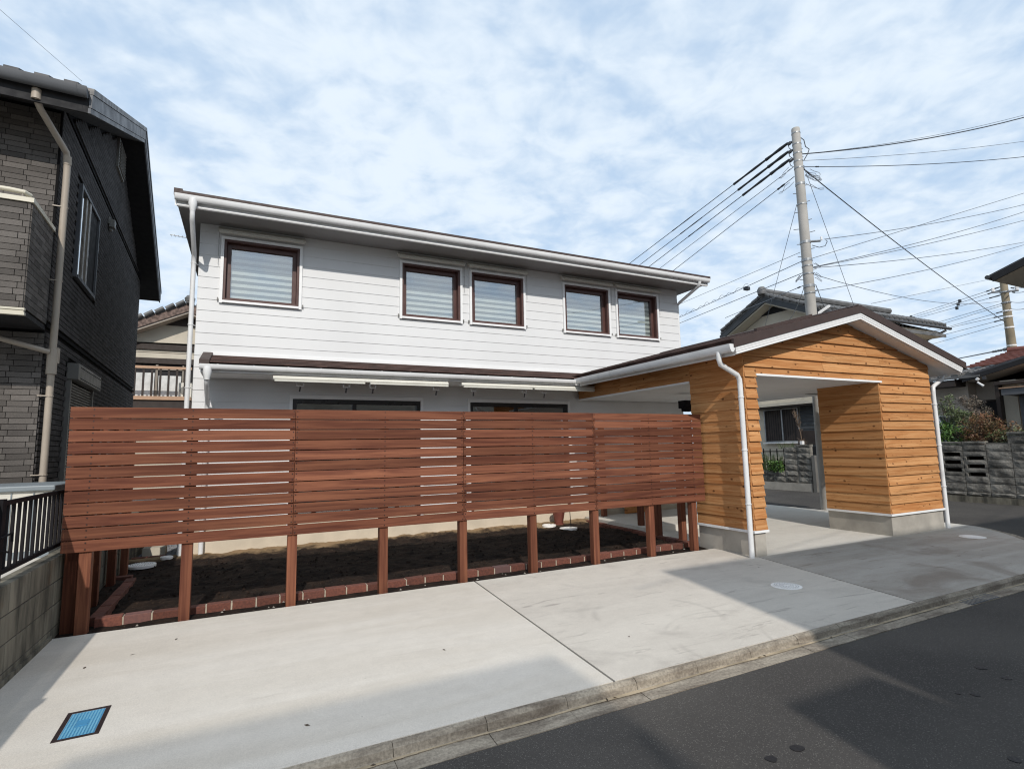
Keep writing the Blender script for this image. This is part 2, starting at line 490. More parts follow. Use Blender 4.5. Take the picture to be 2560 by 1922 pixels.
    M['poleold'] = plain('weathered_concrete_pole', (0.21, 0.175, 0.12), 0.85, 0.2, 2)
    M['galv'] = plain('galvanised_steel', (0.30, 0.31, 0.32), 0.45, 0.15, 8, metal=0.6)
    M['cable'] = plain('black_cable', (0.032, 0.036, 0.042), 0.5)
    M['wiregrey'] = plain('grey_wire', (0.15, 0.17, 0.20), 0.5)
    M['stucco'] = plain('cream_stucco', (0.50, 0.455, 0.375), 0.9, 0.08, 1.5, 0.3, 60)
    M['stuccopink'] = plain('pinkish_stucco', (0.40, 0.35, 0.30), 0.9, 0.1, 1.5, 0.3, 60)
    M['darkwood'] = plain('dark_stained_wood', (0.035, 0.026, 0.022), 0.7, 0.2, 5)
    M['darkclad'] = plain('dark_blue_grey_cladding', (0.045, 0.05, 0.055), 0.7, 0.15)
    M['peeling'] = plain('peeling_brown_paint', (0.14, 0.10, 0.085), 0.85, 0.55, 9)
    M['greytile'] = plain('grey_clay_tile', (0.115, 0.115, 0.115), 0.6, 0.25, 3)
    M['redtile'] = plain('red_clay_tile', (0.17, 0.065, 0.052), 0.75, 0.2, 4)
    M['rail'] = plain('tan_balcony_rail', (0.40, 0.25, 0.16), 0.5, 0.08)
    M['curtain'] = plain('pale_curtain', (0.55, 0.56, 0.55), 0.9, 0.12, 5)
    M['blue'] = plain('blue_enamel_lid', (0.055, 0.235, 0.42), 0.42, 0.12, 7)
    M['bluedot'] = plain('worn_blue_stud', (0.14, 0.36, 0.50), 0.45, 0.1)
    M['rustframe'] = plain('rust_black_iron', (0.022, 0.013, 0.013), 0.6, 0.4, 20)
    M['cover'] = plain('white_resin_cover', (0.86, 0.845, 0.82), 0.5, 0.04, 6)
    M['covermark'] = plain('grey_embossing', (0.42, 0.42, 0.41), 0.7, 0.05)
    M['terracotta'] = plain('red_brown_pot', (0.16, 0.048, 0.034), 0.6, 0.1)
    M['grate'] = plain('dark_steel_grate', (0.06, 0.07, 0.085), 0.55, 0.2, 30)
    M['bark'] = plain('grey_bark', (0.10, 0.08, 0.06), 0.9, 0.3, 12)
    def leaf(name, a, b, rgh=0.5):
        t = NT(name)
        oi = t.noise(7, 2, 0.6)
        c = t.mix(t.rng(oi, 0.3, 0.7), a, b)
        return t.fin(c, rgh, 0, 0.35)
    M['leaf_green'] = leaf('glossy_green_leaf', (0.050, 0.115, 0.026), (0.11, 0.19, 0.045), 0.4)
    M['leaf_olive'] = leaf('olive_leaf', (0.075, 0.11, 0.045), (0.14, 0.165, 0.08))
    M['leaf_red'] = leaf('russet_leaf', (0.21, 0.088, 0.048), (0.12, 0.10, 0.045))
    M['leaf_dusty'] = leaf('dusty_mauve_leaf', (0.21, 0.165, 0.14), (0.12, 0.105, 0.08))
    M['leaf_blade'] = leaf('grass_blade', (0.05, 0.10, 0.025), (0.15, 0.19, 0.07))
    M['twig'] = leaf('dry_twig', (0.22, 0.15, 0.095), (0.15, 0.10, 0.07))
    M['dryleaf'] = leaf('dry_leaf', (0.08, 0.055, 0.035), (0.05, 0.04, 0.03))
    M['carpaint'] = plain('silver_blue_car_paint', (0.30, 0.35, 0.40), 0.25, 0.03)
    M['lampwhite'] = plain('white_lamp_housing', (0.72, 0.72, 0.72), 0.4, 0.03)
build_materials()

# ------------------------------------------------------------------ geometry helpers
class MB:
    """collects pieces of one object in world coordinates"""
    def __init__(s):
        s.v, s.f = [], []
    def add(s, vs, fs):
        k = len(s.v)
        s.v += [tuple(q) for q in vs]
        s.f += [tuple(i + k for i in f) for f in fs]
        return s
    def box(s, x0, x1, y0, y1, z0, z1):
        return s.hexa([(x0, y0, z0), (x1, y0, z0), (x1, y1, z0), (x0, y1, z0), (x0, y0, z1), (x1, y0, z1), (x1, y1, z1), (x0, y1, z1)])
    def hexa(s, p):
        return s.add(p, [(3, 2, 1, 0), (4, 5, 6, 7), (0, 1, 5, 4), (1, 2, 6, 5), (2, 3, 7, 6), (3, 0, 4, 7)])
    def prism(s, a, b):
        """two equal rings of points, capped"""
        n = len(a)
        fs = [tuple(range(n))[::-1], tuple(range(n, 2 * n))]
        fs += [(i, (i + 1) % n, n + (i + 1) % n, n + i) for i in range(n)]
        return s.add(list(a) + list(b), fs)
    def extrude(s, prof, axis, t0, t1):
        """profile of 2-D points extruded along an axis ('x': prof=(y,z), 'y': prof=(x,z), 'z': prof=(x,y))"""
        f = {'x': lambda p, t: (t, p[0], p[1]), 'y': lambda p, t: (p[0], t, p[1]), 'z': lambda p, t: (p[0], p[1], t)}[axis]
        return s.prism([f(p, t0) for p in prof], [f(p, t1) for p in prof])
    def tube(s, path, r, n=8, r1=None, caps=True):
        pts = [Vector(p) for p in path]
        k = len(pts)
        rings, nrm = [], None
        for i, p in enumerate(pts):
            d = (pts[min(i + 1, k - 1)] - pts[max(i - 1, 0)]).normalized()
            if nrm is None:
                a = Vector((0, 0, 1)) if abs(d.z) < 0.9 else Vector((1, 0, 0))
                nrm = (a - d * a.dot(d)).normalized()
            else:
                nrm = (nrm - d * nrm.dot(d)).normalized()
            bi = d.cross(nrm)
            rr = r[i] if isinstance(r, (list, tuple)) else (r if r1 is None else r + (r1 - r) * i / (k - 1))
            rings.append([p + (nrm * math.cos(2 * math.pi * j / n) + bi * math.sin(2 * math.pi * j / n)) * rr for j in range(n)])
        vs = [q for g in rings for q in g]
        fs = [(i * n + j, i * n + (j + 1) % n, (i + 1) * n + (j + 1) % n, (i + 1) * n + j) for i in range(k - 1) for j in range(n)]
        if caps:
            fs += [tuple(range(n))[::-1], tuple(range((k - 1) * n, k * n))]
        return s.add(vs, fs)
    def disc(s, c, r, z0, z1, n=32):
        a = [(c[0] + r * math.cos(2 * math.pi * j / n), c[1] + r * math.sin(2 * math.pi * j / n), z0) for j in range(n)]
        return s.prism(a, [(p[0], p[1], z1) for p in a])
    def lathe(s, c, prof, n=20):
        vs = [(c[0] + r * math.cos(2 * math.pi * j / n), c[1] + r * math.sin(2 * math.pi * j / n), z) for r, z in prof for j in range(n)]
        k = len(prof)
        fs = [(i * n + j, i * n + (j + 1) % n, (i + 1) * n + (j + 1) % n, (i + 1) * n + j) for i in range(k - 1) for j in range(n)]
        fs += [tuple(range(n))[::-1], tuple(range((k - 1) * n, k * n))]
        return s.add(vs, fs)

def origin_of(parent):
    return Vector(parent['_o']) if parent is not None else Vector((0, 0, 0))

def make(name, mb, mat, parent=None, smooth=False, kind=None, label=None, bevel=0.0):
    """links ONE mesh object; children sit at their thing's base"""
    o0 = origin_of(parent)
    me = bpy.data.meshes.new(name)
    me.from_pydata([(a - o0.x, b - o0.y, c - o0.z) for a, b, c in mb.v], [], mb.f)
    me.validate()
    bm = bmesh.new()
    bm.from_mesh(me)
    bmesh.ops.recalc_face_normals(bm, faces=bm.faces)
    bm.to_mesh(me)
    bm.free()
    me.materials.append(M[mat])
    if smooth:
        me.polygons.foreach_set('use_smooth', [True] * len(me.polygons))
        me.set_sharp_from_angle(angle=R(40))
    ob = bpy.data.objects.new(name, me)
    COL.objects.link(ob)
    if parent is not None:
        ob.parent = parent
    ob['_o'] = tuple(o0)
    if kind:
        ob['kind'] = kind
    if label:
        ob['label'] = label
    if bevel:
        b = ob.modifiers.new('bevel', 'BEVEL')
        b.width = bevel
        b.segments = 2
        b.limit_method = 'ANGLE'
    return ob

def thing(name, label, cat, loc, group=None):
    o = bpy.data.objects.new(name, None)
    COL.objects.link(o)
    o.location = loc
    o.empty_display_size = 0.1
    o['label'] = label
    o['category'] = cat
    o['_o'] = tuple(loc)
    if group:
        o['group'] = group
    return o

def solo(name, mb, mat, label, cat, group=None, **k):
    """a thing that is a single mesh"""
    c = Vector((sum(p[0] for p in mb.v), sum(p[1] for p in mb.v), 0)) / len(mb.v)
    c.z = min(p[2] for p in mb.v)
    mb.v = [(a - c.x, b - c.y, d - c.z) for a, b, d in mb.v]
    o = make(name, mb, mat, None, **k)
    o.location = c
    o['label'] = label
    o['category'] = cat
    o['_o'] = tuple(c)
    if group:
        o['group'] = group
    return o

def struct(name, mb, mat, **k):
    o = make(name, mb, mat, None, kind='structure', **k)
    return o

def clip_poly(poly, a, b, c):
    """keep a*x+b*z<=c"""
    res = []
    for i in range(len(poly)):
        p, q = poly[i], poly[(i + 1) % len(poly)]
        fp, fq = a * p[0] + b * p[1] - c, a * q[0] + b * q[1] - c
        if fp <= 1e-9:
            res.append(p)
        if (fp < -1e-9 and fq > 1e-9) or (fp > 1e-9 and fq < -1e-9):
            t = fp / (fp - fq)
            res.append((p[0] + (q[0] - p[0]) * t, p[1] + (q[1] - p[1]) * t))
    return res

def lap_boards(parent, name, mat, axis, plane, out, a0, a1, z0, z1, pitch, proud, holes=(), clips=(), thick=0.012, zstart=None, jitter=0.0, joints=()):
    """overlapping boards: every board its own part, cut round openings and under the roof slope"""
    zs = z0 if zstart is None else zstart
    r0 = zs
    while r0 < z1 - 1e-4:
        r1 = r0 + pitch
        lo, hi = max(r0, z0), min(r1, z1)
        if hi - lo > 0.004:
            xs = sorted({a0, a1} | {min(max(h[i], a0), a1) for h in holes for i in (0, 1) if h[2] < hi and h[3] > lo})
            pieces = []
            for xa, xb in zip(xs, xs[1:]):
                if xb - xa < 0.004:
                    continue
                segs = [(lo, hi)]
                for h in holes:
                    if h[0] < xb - 1e-4 and h[1] > xa + 1e-4:
                        segs = [s2 for (sa, sb) in segs for s2 in ((sa, min(sb, h[2])), (max(sa, h[3]), sb)) if s2[1] - s2[0] > 0.004]
                pieces += [(xa, xb, sa, sb) for sa, sb in segs]
            merged = []
            for p in pieces:                       # rejoin neighbours of equal height
                if merged and abs(merged[-1][1] - p[0]) < 1e-6 and abs(merged[-1][2] - p[2]) < 1e-6 and abs(merged[-1][3] - p[3]) < 1e-6:
                    merged[-1] = (merged[-1][0], p[1], p[2], p[3])
                else:
                    merged.append(p)
            final = []
            for p in merged:
                cut = [p[0]] + [j + random.uniform(-0.5, 0.5) for j in joints if p[0] + 0.6 < j < p[1] - 0.6] + [p[1]]
                final += [(ca, cb, p[2], p[3]) for ca, cb in zip(cut, cut[1:])]
            for xa, xb, sa, sb in final:
                g = 0.0012 if joints else 0.0
                poly = [(xa + g, sa), (xb - g, sa), (xb - g, sb), (xa + g, sb)]
                for c in clips:
                    poly = clip_poly(poly, *c) if poly else poly
                if len(poly) < 3 or max(p[1] for p in poly) - min(p[1] for p in poly) < 0.004:
                    continue
                j = random.uniform(-jitter, jitter)
                def pr(z):
                    return thick * 0.35 + j + (proud - thick * 0.35) * (1 - (z - r0) / pitch)
                if axis == 'x':
                    fr = [(x, plane + out * pr(z), z) for x, z in poly]
                    bk = [(x, plane - out * 0.012, z) for x, z in poly]
                else:
                    fr = [(plane + out * pr(z), x, z) for x, z in poly]
                    bk = [(plane - out * 0.012, x, z) for x, z in poly]
                make(name, MB().prism(fr, bk), mat, parent)
        r0 = r1

# ------------------------------------------------------------------ ground, road, pavement
struct('ground', MB().add([(-900, -900, -1.72), (900, -900, -1.72), (900, 1500, -1.72), (-900, 1500, -1.72)], [(0, 1, 2, 3)]), 'ground')
def kerb_y(x):
    return 2.975 + 0.0115 * x
road = MB().add([(-70, -3.3, -1.570), (70, -3.3, -1.570), (70, 2.75, -1.570), (9.5, 2.95, -1.570), (-70, 2.70, -1.570)], [(0, 1, 2, 3, 4)])
struct('road', road, 'asphalt')
side = MB()
ys = [2.7, 3.4, 4.2, 5.2, 8, 14, 30, 70]
xl = [8.2, 9.6, 10.7, 11.4, 11.48, 11.5, 11.6, 11.8]
for i in range(len(ys) - 1):
    z = lambda k: -1.566 + min(1, (ys[k] - 2.7) / 2.5) * 0.035
    side.add([(xl[i], ys[i], z(i)), (15.6, ys[i], z(i) + 0.055), (15.6, ys[i + 1], z(i + 1) + 0.055), (xl[i + 1], ys[i + 1], z(i + 1))], [(0, 1, 2, 3)])
struct('side_street', side, 'asphalt')
def slab(name, poly, z, mat, t=0.12):
    return struct(name, MB().extrude(poly, 'z', z - t, z), mat)
slab('pavement', [(-1.40, kerb_y(-1.4)), (2.150, kerb_y(2.15)), (2.365, 5.89), (-1.40, 5.89)], G, 'concrete_new')
slab('pavement', [(2.168, kerb_y(2.17)), (5.612, kerb_y(5.6)), (6.098, 5.165), (6.098, 5.90), (2.383, 5.89)], G, 'concrete_scuffed')
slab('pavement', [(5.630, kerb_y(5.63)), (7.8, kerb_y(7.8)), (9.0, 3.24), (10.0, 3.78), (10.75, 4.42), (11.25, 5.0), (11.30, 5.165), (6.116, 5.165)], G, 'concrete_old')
slab('carport_floor', [(6.10, 5.173), (11.31, 5.173), (11.42, 5.8), (11.45, 9.4), (11.5, 16), (8.92, 16), (8.92, 9.29), (6.10, 9.29)], G - 0.003, 'concrete_floor')
slab('porch_step', [(6.12, 7.45), (8.85, 7.45), (8.85, 9.26), (6.12, 9.26)], G + 0.10, 'concrete_floor', 0.11)
slab('gutter_strip', [(9.1, 3.16), (10.12, 3.70), (10.9, 4.36), (11.4, 5.0), (11.55, 5.8), (11.58, 12), (11.46, 12), (11.43, 5.8), (11.27, 5.02), (10.77, 4.43), (10.02, 3.79), (9.0, 3.25)], G - 0.02, 'kerb', 0.1)
# rolled kerb, one stone at a time
kb = thing('kerb', 'weathered rolled concrete kerb along the pale apron, sand lying in its gutter', 'kerb', (3, 3, -1.6))
x = -2.43
while x < 8.2:
    w = 0.526
    dz = random.uniform(-0.003, 0.003)
    def prof(xx):
        y = kerb_y(xx) - 0.002
        return [(xx, y, G - 0.001 + dz), (xx, y - 0.022, G - 0.005 + dz), (xx, y - 0.040, G - 0.022 + dz), (xx, y - 0.048, -1.548 + dz),
                (xx, y - 0.060, -1.556 + dz), (xx, y - 0.175, -1.564 + dz), (xx, y - 0.175, -1.66), (xx, y, -1.66)]
    make('kerb_stone', MB().prism(prof(x + 0.002), prof(x + w - 0.002)), 'kerb', kb)
    x += w
sand = MB()
for i in range(140):
    xa = -2.3 + i * 0.075
    a, b = 0.050 - 0.006 * random.random(), 0.076 + 0.022 * noise.noise(Vector((xa * 1.5, 0, 0)))
    xb = xa + 0.075
    sand.add([(xa, kerb_y(xa) - a, -1.5525), (xb, kerb_y(xb) - a, -1.5525), (xb, kerb_y(xb) - b, -1.5535), (xa, kerb_y(xa) - b, -1.5535)], [(0, 1, 2, 3)])
so = make('sand', sand, 'sediment', kb, kind='stuff')
# drain grate set into the gutter, tar blobs on the road
gt = MB()
gx0, gx1, gy = 6.22, 6.74, kerb_y(6.5)
gt.box(gx0, gx1, gy - 0.172, gy - 0.162, -1.62, -1.557).box(gx0, gx1, gy - 0.07, gy - 0.06, -1.62, -1.552)
for i in range(14):
    xx = gx0 + (gx1 - gx0) * i / 13
    gt.hexa([(xx - .006, gy - .165, -1.6), (xx + .006, gy - .165, -1.6), (xx + .006, gy - .065, -1.6), (xx - .006, gy - .065, -1.6),
             (xx - .006, gy - .165, -1.559), (xx + .006, gy - .165, -1.559), (xx + .006, gy - .065, -1.553), (xx - .006, gy - .065, -1.553)])
solo('drain_grate', gt, 'grate', 'dark steel drain grate set in the gutter beside the road', 'drain grate')
for px, py, r in ((2.61, 2.05, .036), (2.41, 2.05, .030), (4.60, 2.12, .036), (4.55, 1.96, .034), (3.44, 1.49, .03), (4.09, 1.93, .026), (4.02, 1.99, .016)):
    ring = [(px + r * random.uniform(.75, 1.15) * math.cos(a * .5236), py + r * random.uniform(.7, 1.1) * math.sin(a * .5236), -1.5665) for a in range(12)]
    struct('tar_patch', MB().prism([(p[0], p[1], -1.572) for p in ring], ring), 'tar')

# garden soil: an uneven bed behind the fence
soil = MB()
nx, ny = 190, 96
for j in range(ny + 1):
    for i in range(nx + 1):
        xx, yy = -1.42 + 7.53 * i / nx, 5.885 + 3.43 * j / ny
        p = Vector((xx, yy, 0))
        h = 0.030 * noise.noise(p * 1.6) + 0.024 * noise.noise(p * 5.5) + 0.016 * noise.noise(p * 14)
        e = min(1, max(0, (yy - 6.45) / 0.5))
        h = h * (0.45 + 0.55 * e) - 0.014 + 0.026 * e
        if yy > 8.75:
            h += 0.05 * min(1, (yy - 8.75) / 0.4)
        soil.v.append((xx, yy, G - 0.006 + h))
for j in range(ny):
    for i in range(nx):
        a = j * (nx + 1) + i
        soil.f.append((a, a + 1, a + nx + 2, a + nx + 1))
struct('garden_soil', soil, 'soil', smooth=True)
clods = MB()
for i in range(900):
    xx, yy = random.uniform(-1.3, 6.0), random.uniform(6.5, 9.2)
    r = random.uniform(.006, .022)
    z = G + random.uniform(-.01, .02)
    clods.add([(xx - r, yy - r * .6, z), (xx + r, yy - r, z), (xx + r * .7, yy + r, z), (xx - r * .6, yy + r, z), (xx, yy, z + r * 1.2)], [(0, 1, 4), (1, 2, 4), (2, 3, 4), (3, 0, 4)])
o = make('soil_clods', clods, 'soil', kind='stuff')
peb = MB()
rd_ = random.Random(21)
for i in range(26):
    xx, yy = rd_.uniform(-1.0, 5.9), (rd_.uniform(5.93, 6.1) if i < 30 else rd_.uniform(6.3, 9.0))
    r = rd_.uniform(.006, .014)
    z = G + (.0 if i < 30 else .015)
    peb.add([(xx - r, yy - r * .6, z), (xx + r, yy - r, z), (xx + r * .7, yy + r, z), (xx - r * .6, yy + r, z), (xx, yy, z + r)], [(0, 1, 4), (1, 2, 4), (2, 3, 4), (3, 0, 4)])
make('soil_pebbles', peb, 'gutterpan', kind='stuff')
# gravel path between the houses
struct('gravel_path', MB().box(-1.45, -0.78, 9.50, 23.0, G - .1, G - .02), 'gravel')
gr = MB()
for i in range(1500):
    xx, yy, r = random.uniform(-1.42, -.80), 9.5 + 3.2 * random.random() ** 1.5, random.uniform(.008, .018)
    z = G - .02
    gr.add([(xx - r, yy - r * .6, z), (xx + r, yy - r, z), (xx + r * .7, yy + r, z), (xx - r * .6, yy + r, z), (xx, yy, z + r * 1.3)], [(0, 1, 4), (1, 2, 4), (2, 3, 4), (3, 0, 4)])
make('gravel', gr, 'gravel', kind='stuff')
struct('ground_neighbour', MB().box(-14, -1.52, 3.0, 17.5, -1.7, -0.97), 'concrete_floor')

# ------------------------------------------------------------------ white two-storey house
HX0, HX1, HY = -0.75, 8.89, 9.28
house = thing('white_house', 'white lap-sided two-storey house with brown framed windows behind the slatted fence', 'house', (4, HY, G))
WIN = [(-0.41, 0.69), (2.41, 3.51), (3.745, 4.845), (5.81, 6.91), (7.15, 8.25)]
WZ0, WZ1 = 2.362, 3.342
DOORS = [(0.645, 2.745), (3.69, 5.805)]
DZ0, DZ1 = -1.15, 0.852
fr = 0.045                                     # width of the white outer frame
holes = [(a - fr, b + fr, WZ0 - .045, WZ1 + .05) for a, b in WIN] + [(a - .05, b + .05, DZ0, DZ1 + .06) for a, b in DOORS]
make('wall', MB().extrude([(HX0 + .015, HY + .17), (HX1 - .015, HY + .17), (HX1 - .015, 15.2), (HX0 + .015, 15.2)], 'z', -1.1, 3.80), 'soffit', house)
gab = [(HY + .1, 3.78), (12.2, 4.93), (15.2, 3.78)]
make('gable_wall', MB().extrude(gab, 'x', HX0 + .02, HX1 - .02), 'soffit', house)
make('foundation', MB().box(HX0 + .02, HX1 - .02, HY + .015, 15.1, -1.75, -1.0), 'foundation_house', house)
PITCH = 0.1752
lap_boards(house, 'siding_board', 'siding', 'x', HY + .016, -1, HX0, HX1, -1.08, 3.57, PITCH, 0.012, holes, zstart=-1.08 - .0625, joints=())
# corner returns on the right end wall: saw-tooth edges of the boards
lap_boards(house, 'siding_board', 'siding', 'y', HX1 - .016, 1, HY + .02, 15.2, 0.9, 3.82, PITCH, 0.017, zstart=-1.08 - .0625)
lap_boards(house, 'siding_board', 'siding', 'y', HX0 + .016, -1, HY + .02, 15.2, -1.08, 3.82, PITCH, 0.017, zstart=-1.08 - .0625)
make('flashing', MB().box(HX0 + .22, HX1 - 2.6, HY - .012, HY + .02, 1.49, 1.545), 'white', house)

def window(a, b, z0, z1, cords):
    fm = MB()
    y0, y1 = HY - .014, HY + .165
    s, tp, bt = 0.100, 0.105, 0.070
    # brown casing, outer ring then sash
    fm.box(a, a + .035, y0, y1, z0, z1).box(b - .035, b, y0, y1, z0, z1).box(a + .035, b - .035, y0, y1, z1 - .035, z1).box(a + .035, b - .035, y0, y1, z0, z0 + .035)
    w = make('window', fm, 'brownframe', house, bevel=.003)
    sm = MB()
    ya, yb = HY + .075, HY + .14
    sm.box(a + .037, a + s, ya, yb, z0 + .037, z1 - .037).box(b - s, b - .037, ya, yb, z0 + .037, z1 - .037)
    sm.box(a + s, b - s, ya, yb, z1 - tp, z1 - .037).box(a + s, b - s, ya, yb, z0 + .037, z0 + bt)
    make('sash', sm, 'brownframe', w, bevel=.003)
    make('pane', MB().box(a + s, b - s, HY + .112, HY + .117, z0 + bt, z1 - tp), 'glass', w)
    # roller blind: solid and sheer bands by turns
    bm_, sh = MB(), MB()
    n = 8
    h = (z1 - tp - z0 - bt) / n
    for i in range(n):
        za = z0 + bt + i * h
        bm_.box(a + s, b - s, HY + .138, HY + .141, za, za + h * .52)
    sh.box(a + s, b - s, HY + .146, HY + .148, z0 + bt, z1 - tp)
    make('blind_bands', bm_, 'blindwhite', w, kind='stuff')
    make('blind_sheer', sh, 'blindsheer', w)
    # white outer guide frame with feet, sill
    g = MB()
    g.box(a - fr, a - .002, HY - .030, HY + .03, z0 - .045, z1 + .045).box(b + .002, b + fr, HY - .030, HY + .03, z0 - .045, z1 + .045)
    g.box(a - .002, b + .002, HY - .026, HY + .03, z1 + .002, z1 + .045)
    make('guide_frame', g, 'white', w)
    make('sill', MB().box(a - .002, b + .002, HY - .042, HY + .03, z0 - .036, z0 - .002), 'white', w)
    # awning cassette above: hood and roller bar
    c = MB()
    c.extrude([(HY - .10, z1 + .125), (HY - .02, z1 + .185), (HY + .01, z1 + .185), (HY + .01, z1 + .115), (HY - .095, z1 + .098)], 'x', a - .09, b + .08)
    hd = make('awning_cassette', c, 'ivory', house, bevel=.004)
    make('roller_bar', MB().box(a - .075, b + .07, HY - .118, HY - .066, z1 + .070, z1 + .094), 'ivory', hd)
    for xx in cords:
        make('pull_cord', MB().tube([(xx, HY - .02, z1 + .11), (xx, HY - .02, z1 - .42)], .0025, 5), 'vent', house)
    for xx in (a - fr - .02, b + fr + .02):
        make('cord_cleat', MB().box(xx - .008, xx + .008, HY - .03, HY, z0 - .01, z0 + .035), 'vent', house)
for i, (a, b) in enumerate(WIN):
    window(a, b, WZ0, WZ1, (a - fr - .035,) if i == 0 else (b + fr + .04,))

for a, b in DOORS:
    f = MB()
    f.box(a, a + .06, HY + .005, HY + .09, DZ0, DZ1).box(b - .06, b, HY + .005, HY + .09, DZ0, DZ1).box(a + .06, b - .06, HY + .005, HY + .09, DZ1 - .07, DZ1)
    mdl = a + (b - a) * .46
    f.box(mdl - .035, mdl + .035, HY + .02, HY + .085, DZ0, DZ1 - .07)
    d = make('terrace_door', f, 'blackframe', house)
    for q0, q1 in ((a + .06, mdl - .035), (mdl + .035, b - .06)):
        make('pane', MB().box(q0, q1, HY + .05, HY + .055, DZ0, DZ1 - .07), 'darkglass', d)
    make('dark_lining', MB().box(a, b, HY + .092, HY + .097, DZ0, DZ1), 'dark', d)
    make('trim', MB().box(a - .05, a - .002, HY - .02, HY + .03, DZ0, DZ1 + .06).box(b + .002, b + .05, HY - .02, HY + .03, DZ0, DZ1 + .06).box(a - .002, b + .002, HY - .02, HY + .03, DZ1 + .002, DZ1 + .06), 'white', d)

# main roof: two slopes, eave over the front wall
EY, EZ, SL = 8.585, 3.705, 0.375
RX0, RX1 = -1.03, 9.21
rf = [(EY, EZ), (12.2, EZ + SL * (12.2 - EY)), (15.8, EZ), (15.8, EZ - .05), (12.2, EZ + SL * (12.2 - EY) - .055), (EY, EZ - .038)]
roof = make('roof', MB().extrude(rf, 'x', RX0, RX1), 'shingle', house)
make('roof_edge', MB().box(RX0 - .006, RX0 + .10, EY - .03, EY + .3, EZ - .06, EZ + .035), 'barge', roof)
make('roof_edge', MB().box(RX1 - .05, RX1 + .006, EY - .03, EY + .3, EZ - .05, EZ + .012), 'barge', roof)
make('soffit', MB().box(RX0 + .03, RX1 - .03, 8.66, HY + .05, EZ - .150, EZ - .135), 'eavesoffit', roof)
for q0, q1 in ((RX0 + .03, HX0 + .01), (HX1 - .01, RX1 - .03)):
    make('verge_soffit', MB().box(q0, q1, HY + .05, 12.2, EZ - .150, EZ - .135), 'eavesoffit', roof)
for q0, q1 in ((RX0 + .005, RX0 + .03), (RX1 - .03, RX1 - .005)):
    make('verge_board', MB().extrude([(8.63, EZ - .19), (12.2, EZ - .19 + SL * 3.57), (12.2, EZ - .06 + SL * 3.57), (8.63, EZ - .06)], 'x', q0, q1), 'white', roof)
make('fascia', MB().box(RX0 + .03, RX1 - .03, 8.645, 8.66, EZ - .195, EZ - .055), 'white', roof)
make('fascia_moulding', MB().extrude([(8.620, EZ - .195), (8.612, EZ - .180), (8.625, EZ - .160), (8.644, EZ - .155), (8.644, EZ - .195)], 'x', RX0 + .03, RX1 - .03), 'white', roof)
def gutter_prof(yf, zt, w=.095, h=.085, n=9):
    """open half-round gutter hanging at yf (front lip), top zt"""
    o = [(yf + w / 2 - math.cos(math.pi * i / n) * w / 2, zt - math.sin(math.pi * i / n) * h) for i in range(n + 1)]
    inn = [(yf + w / 2 - math.cos(math.pi * i / n) * (w / 2 - .006), zt - math.sin(math.pi * i / n) * (h - .006)) for i in range(n + 1)][::-1]
    return o + inn
make('drip_edge', MB().box(RX0, RX1, EY - .022, EY + .06, EZ - .028, EZ + .014), 'barge', roof)
make('gutter', MB().extrude(gutter_prof(8.530, EZ - .045), 'x', RX0 + .012, RX1 - .03), 'gutter', roof, smooth=True)
make('gutter_end', MB().extrude(gutter_prof(8.530, EZ - .045)[:10], 'x', RX1 - .03, RX1 - .024).extrude(gutter_prof(8.530, EZ - .045)[:10], 'x', RX0 + .006, RX0 + .012), 'gutter', roof)

def downpipe(parent, path, r=.033, hopper=True, mat='gutter', clips=()):
    p = make('downpipe', MB().tube(path, r, 12), mat, parent, smooth=True)
    if hopper:
        t = path[0]
        make('hopper', MB().lathe((t[0], t[1]), [(r * 1.65, t[2] + .05), (r * 1.75, t[2] - .02), (r * 1.2, t[2] - .10), (r * 1.05, t[2] - .13)], 14), mat, p, smooth=True)
    for c in clips:
        make('pipe_clip', MB().tube([(c[0], c[1], c[2] - .008), (c[0], c[1], c[2] + .008)], r * 1.2, 10).tube([(c[0], c[1], c[2]), (c[3], c[4], c[2])], .006, 5), mat, p)
    return p
downpipe(house, [(-.80, 8.575, 3.57), (-.80, 8.575, 3.40), (-.80, 8.60, 3.32), (-.805, 9.15, 3.02), (-.81, 9.215, 2.94), (-.81, 9.22, 2.8), (-.81, 9.22, G)],
         clips=[(-.81, 9.22, z, -.75, 9.28) for z in (2.88, 1.93, .98)])
downpipe(house, [(8.90, 8.575, 3.57), (8.90, 8.585, 3.52), (8.905, 8.62, 3.48), (8.93, 9.25, 3.27), (8.93, 9.33, 3.22), (8.93, 9.34, 1.2)], hopper=False)

# pent roof over the ground floor
PY, PZ = 8.585, 1.285
pent = make('lower_roof', MB().extrude([(PY + .02, PZ - .03), (HY - .013, PZ + .196), (HY - .013, PZ + .17), (PY + .02, PZ - .06)], 'x', -.60, 6.55), 'barge', house)
for i in range(5):
    ya = PY - .004 + i * .128
    za = PZ + .012 + i * .128 * .31
    make('shingle_course', MB().extrude([(ya, za + .004), (ya + .16, za + .16 * .31 - .012), (ya + .16, za + .16 * .31 - .03), (ya, za - .016)], 'x', -.595 + (.09 if i else .09), 6.4), 'shingle', pent)
make('verge_cap', MB().extrude([(PY - .03, PZ + .03), (HY - .015, PZ + .25), (HY - .015, PZ + .17), (PY - .03, PZ - .05)], 'x', -.63, -.505), 'barge', pent)
make('fascia', MB().box(-.60, 5.7, 8.635, 8.65, PZ - .135, PZ - .035), 'white', pent)
make('fascia_moulding', MB().extrude([(8.612, PZ - .137), (8.604, PZ - .122), (8.617, PZ - .105), (8.634, PZ - .10), (8.634, PZ - .137)], 'x', -.60, 5.7), 'white', pent)
make('soffit', MB().box(-.60, 6.05, 8.65, HY + .01, PZ - .145, PZ - .13), 'soffit', pent)
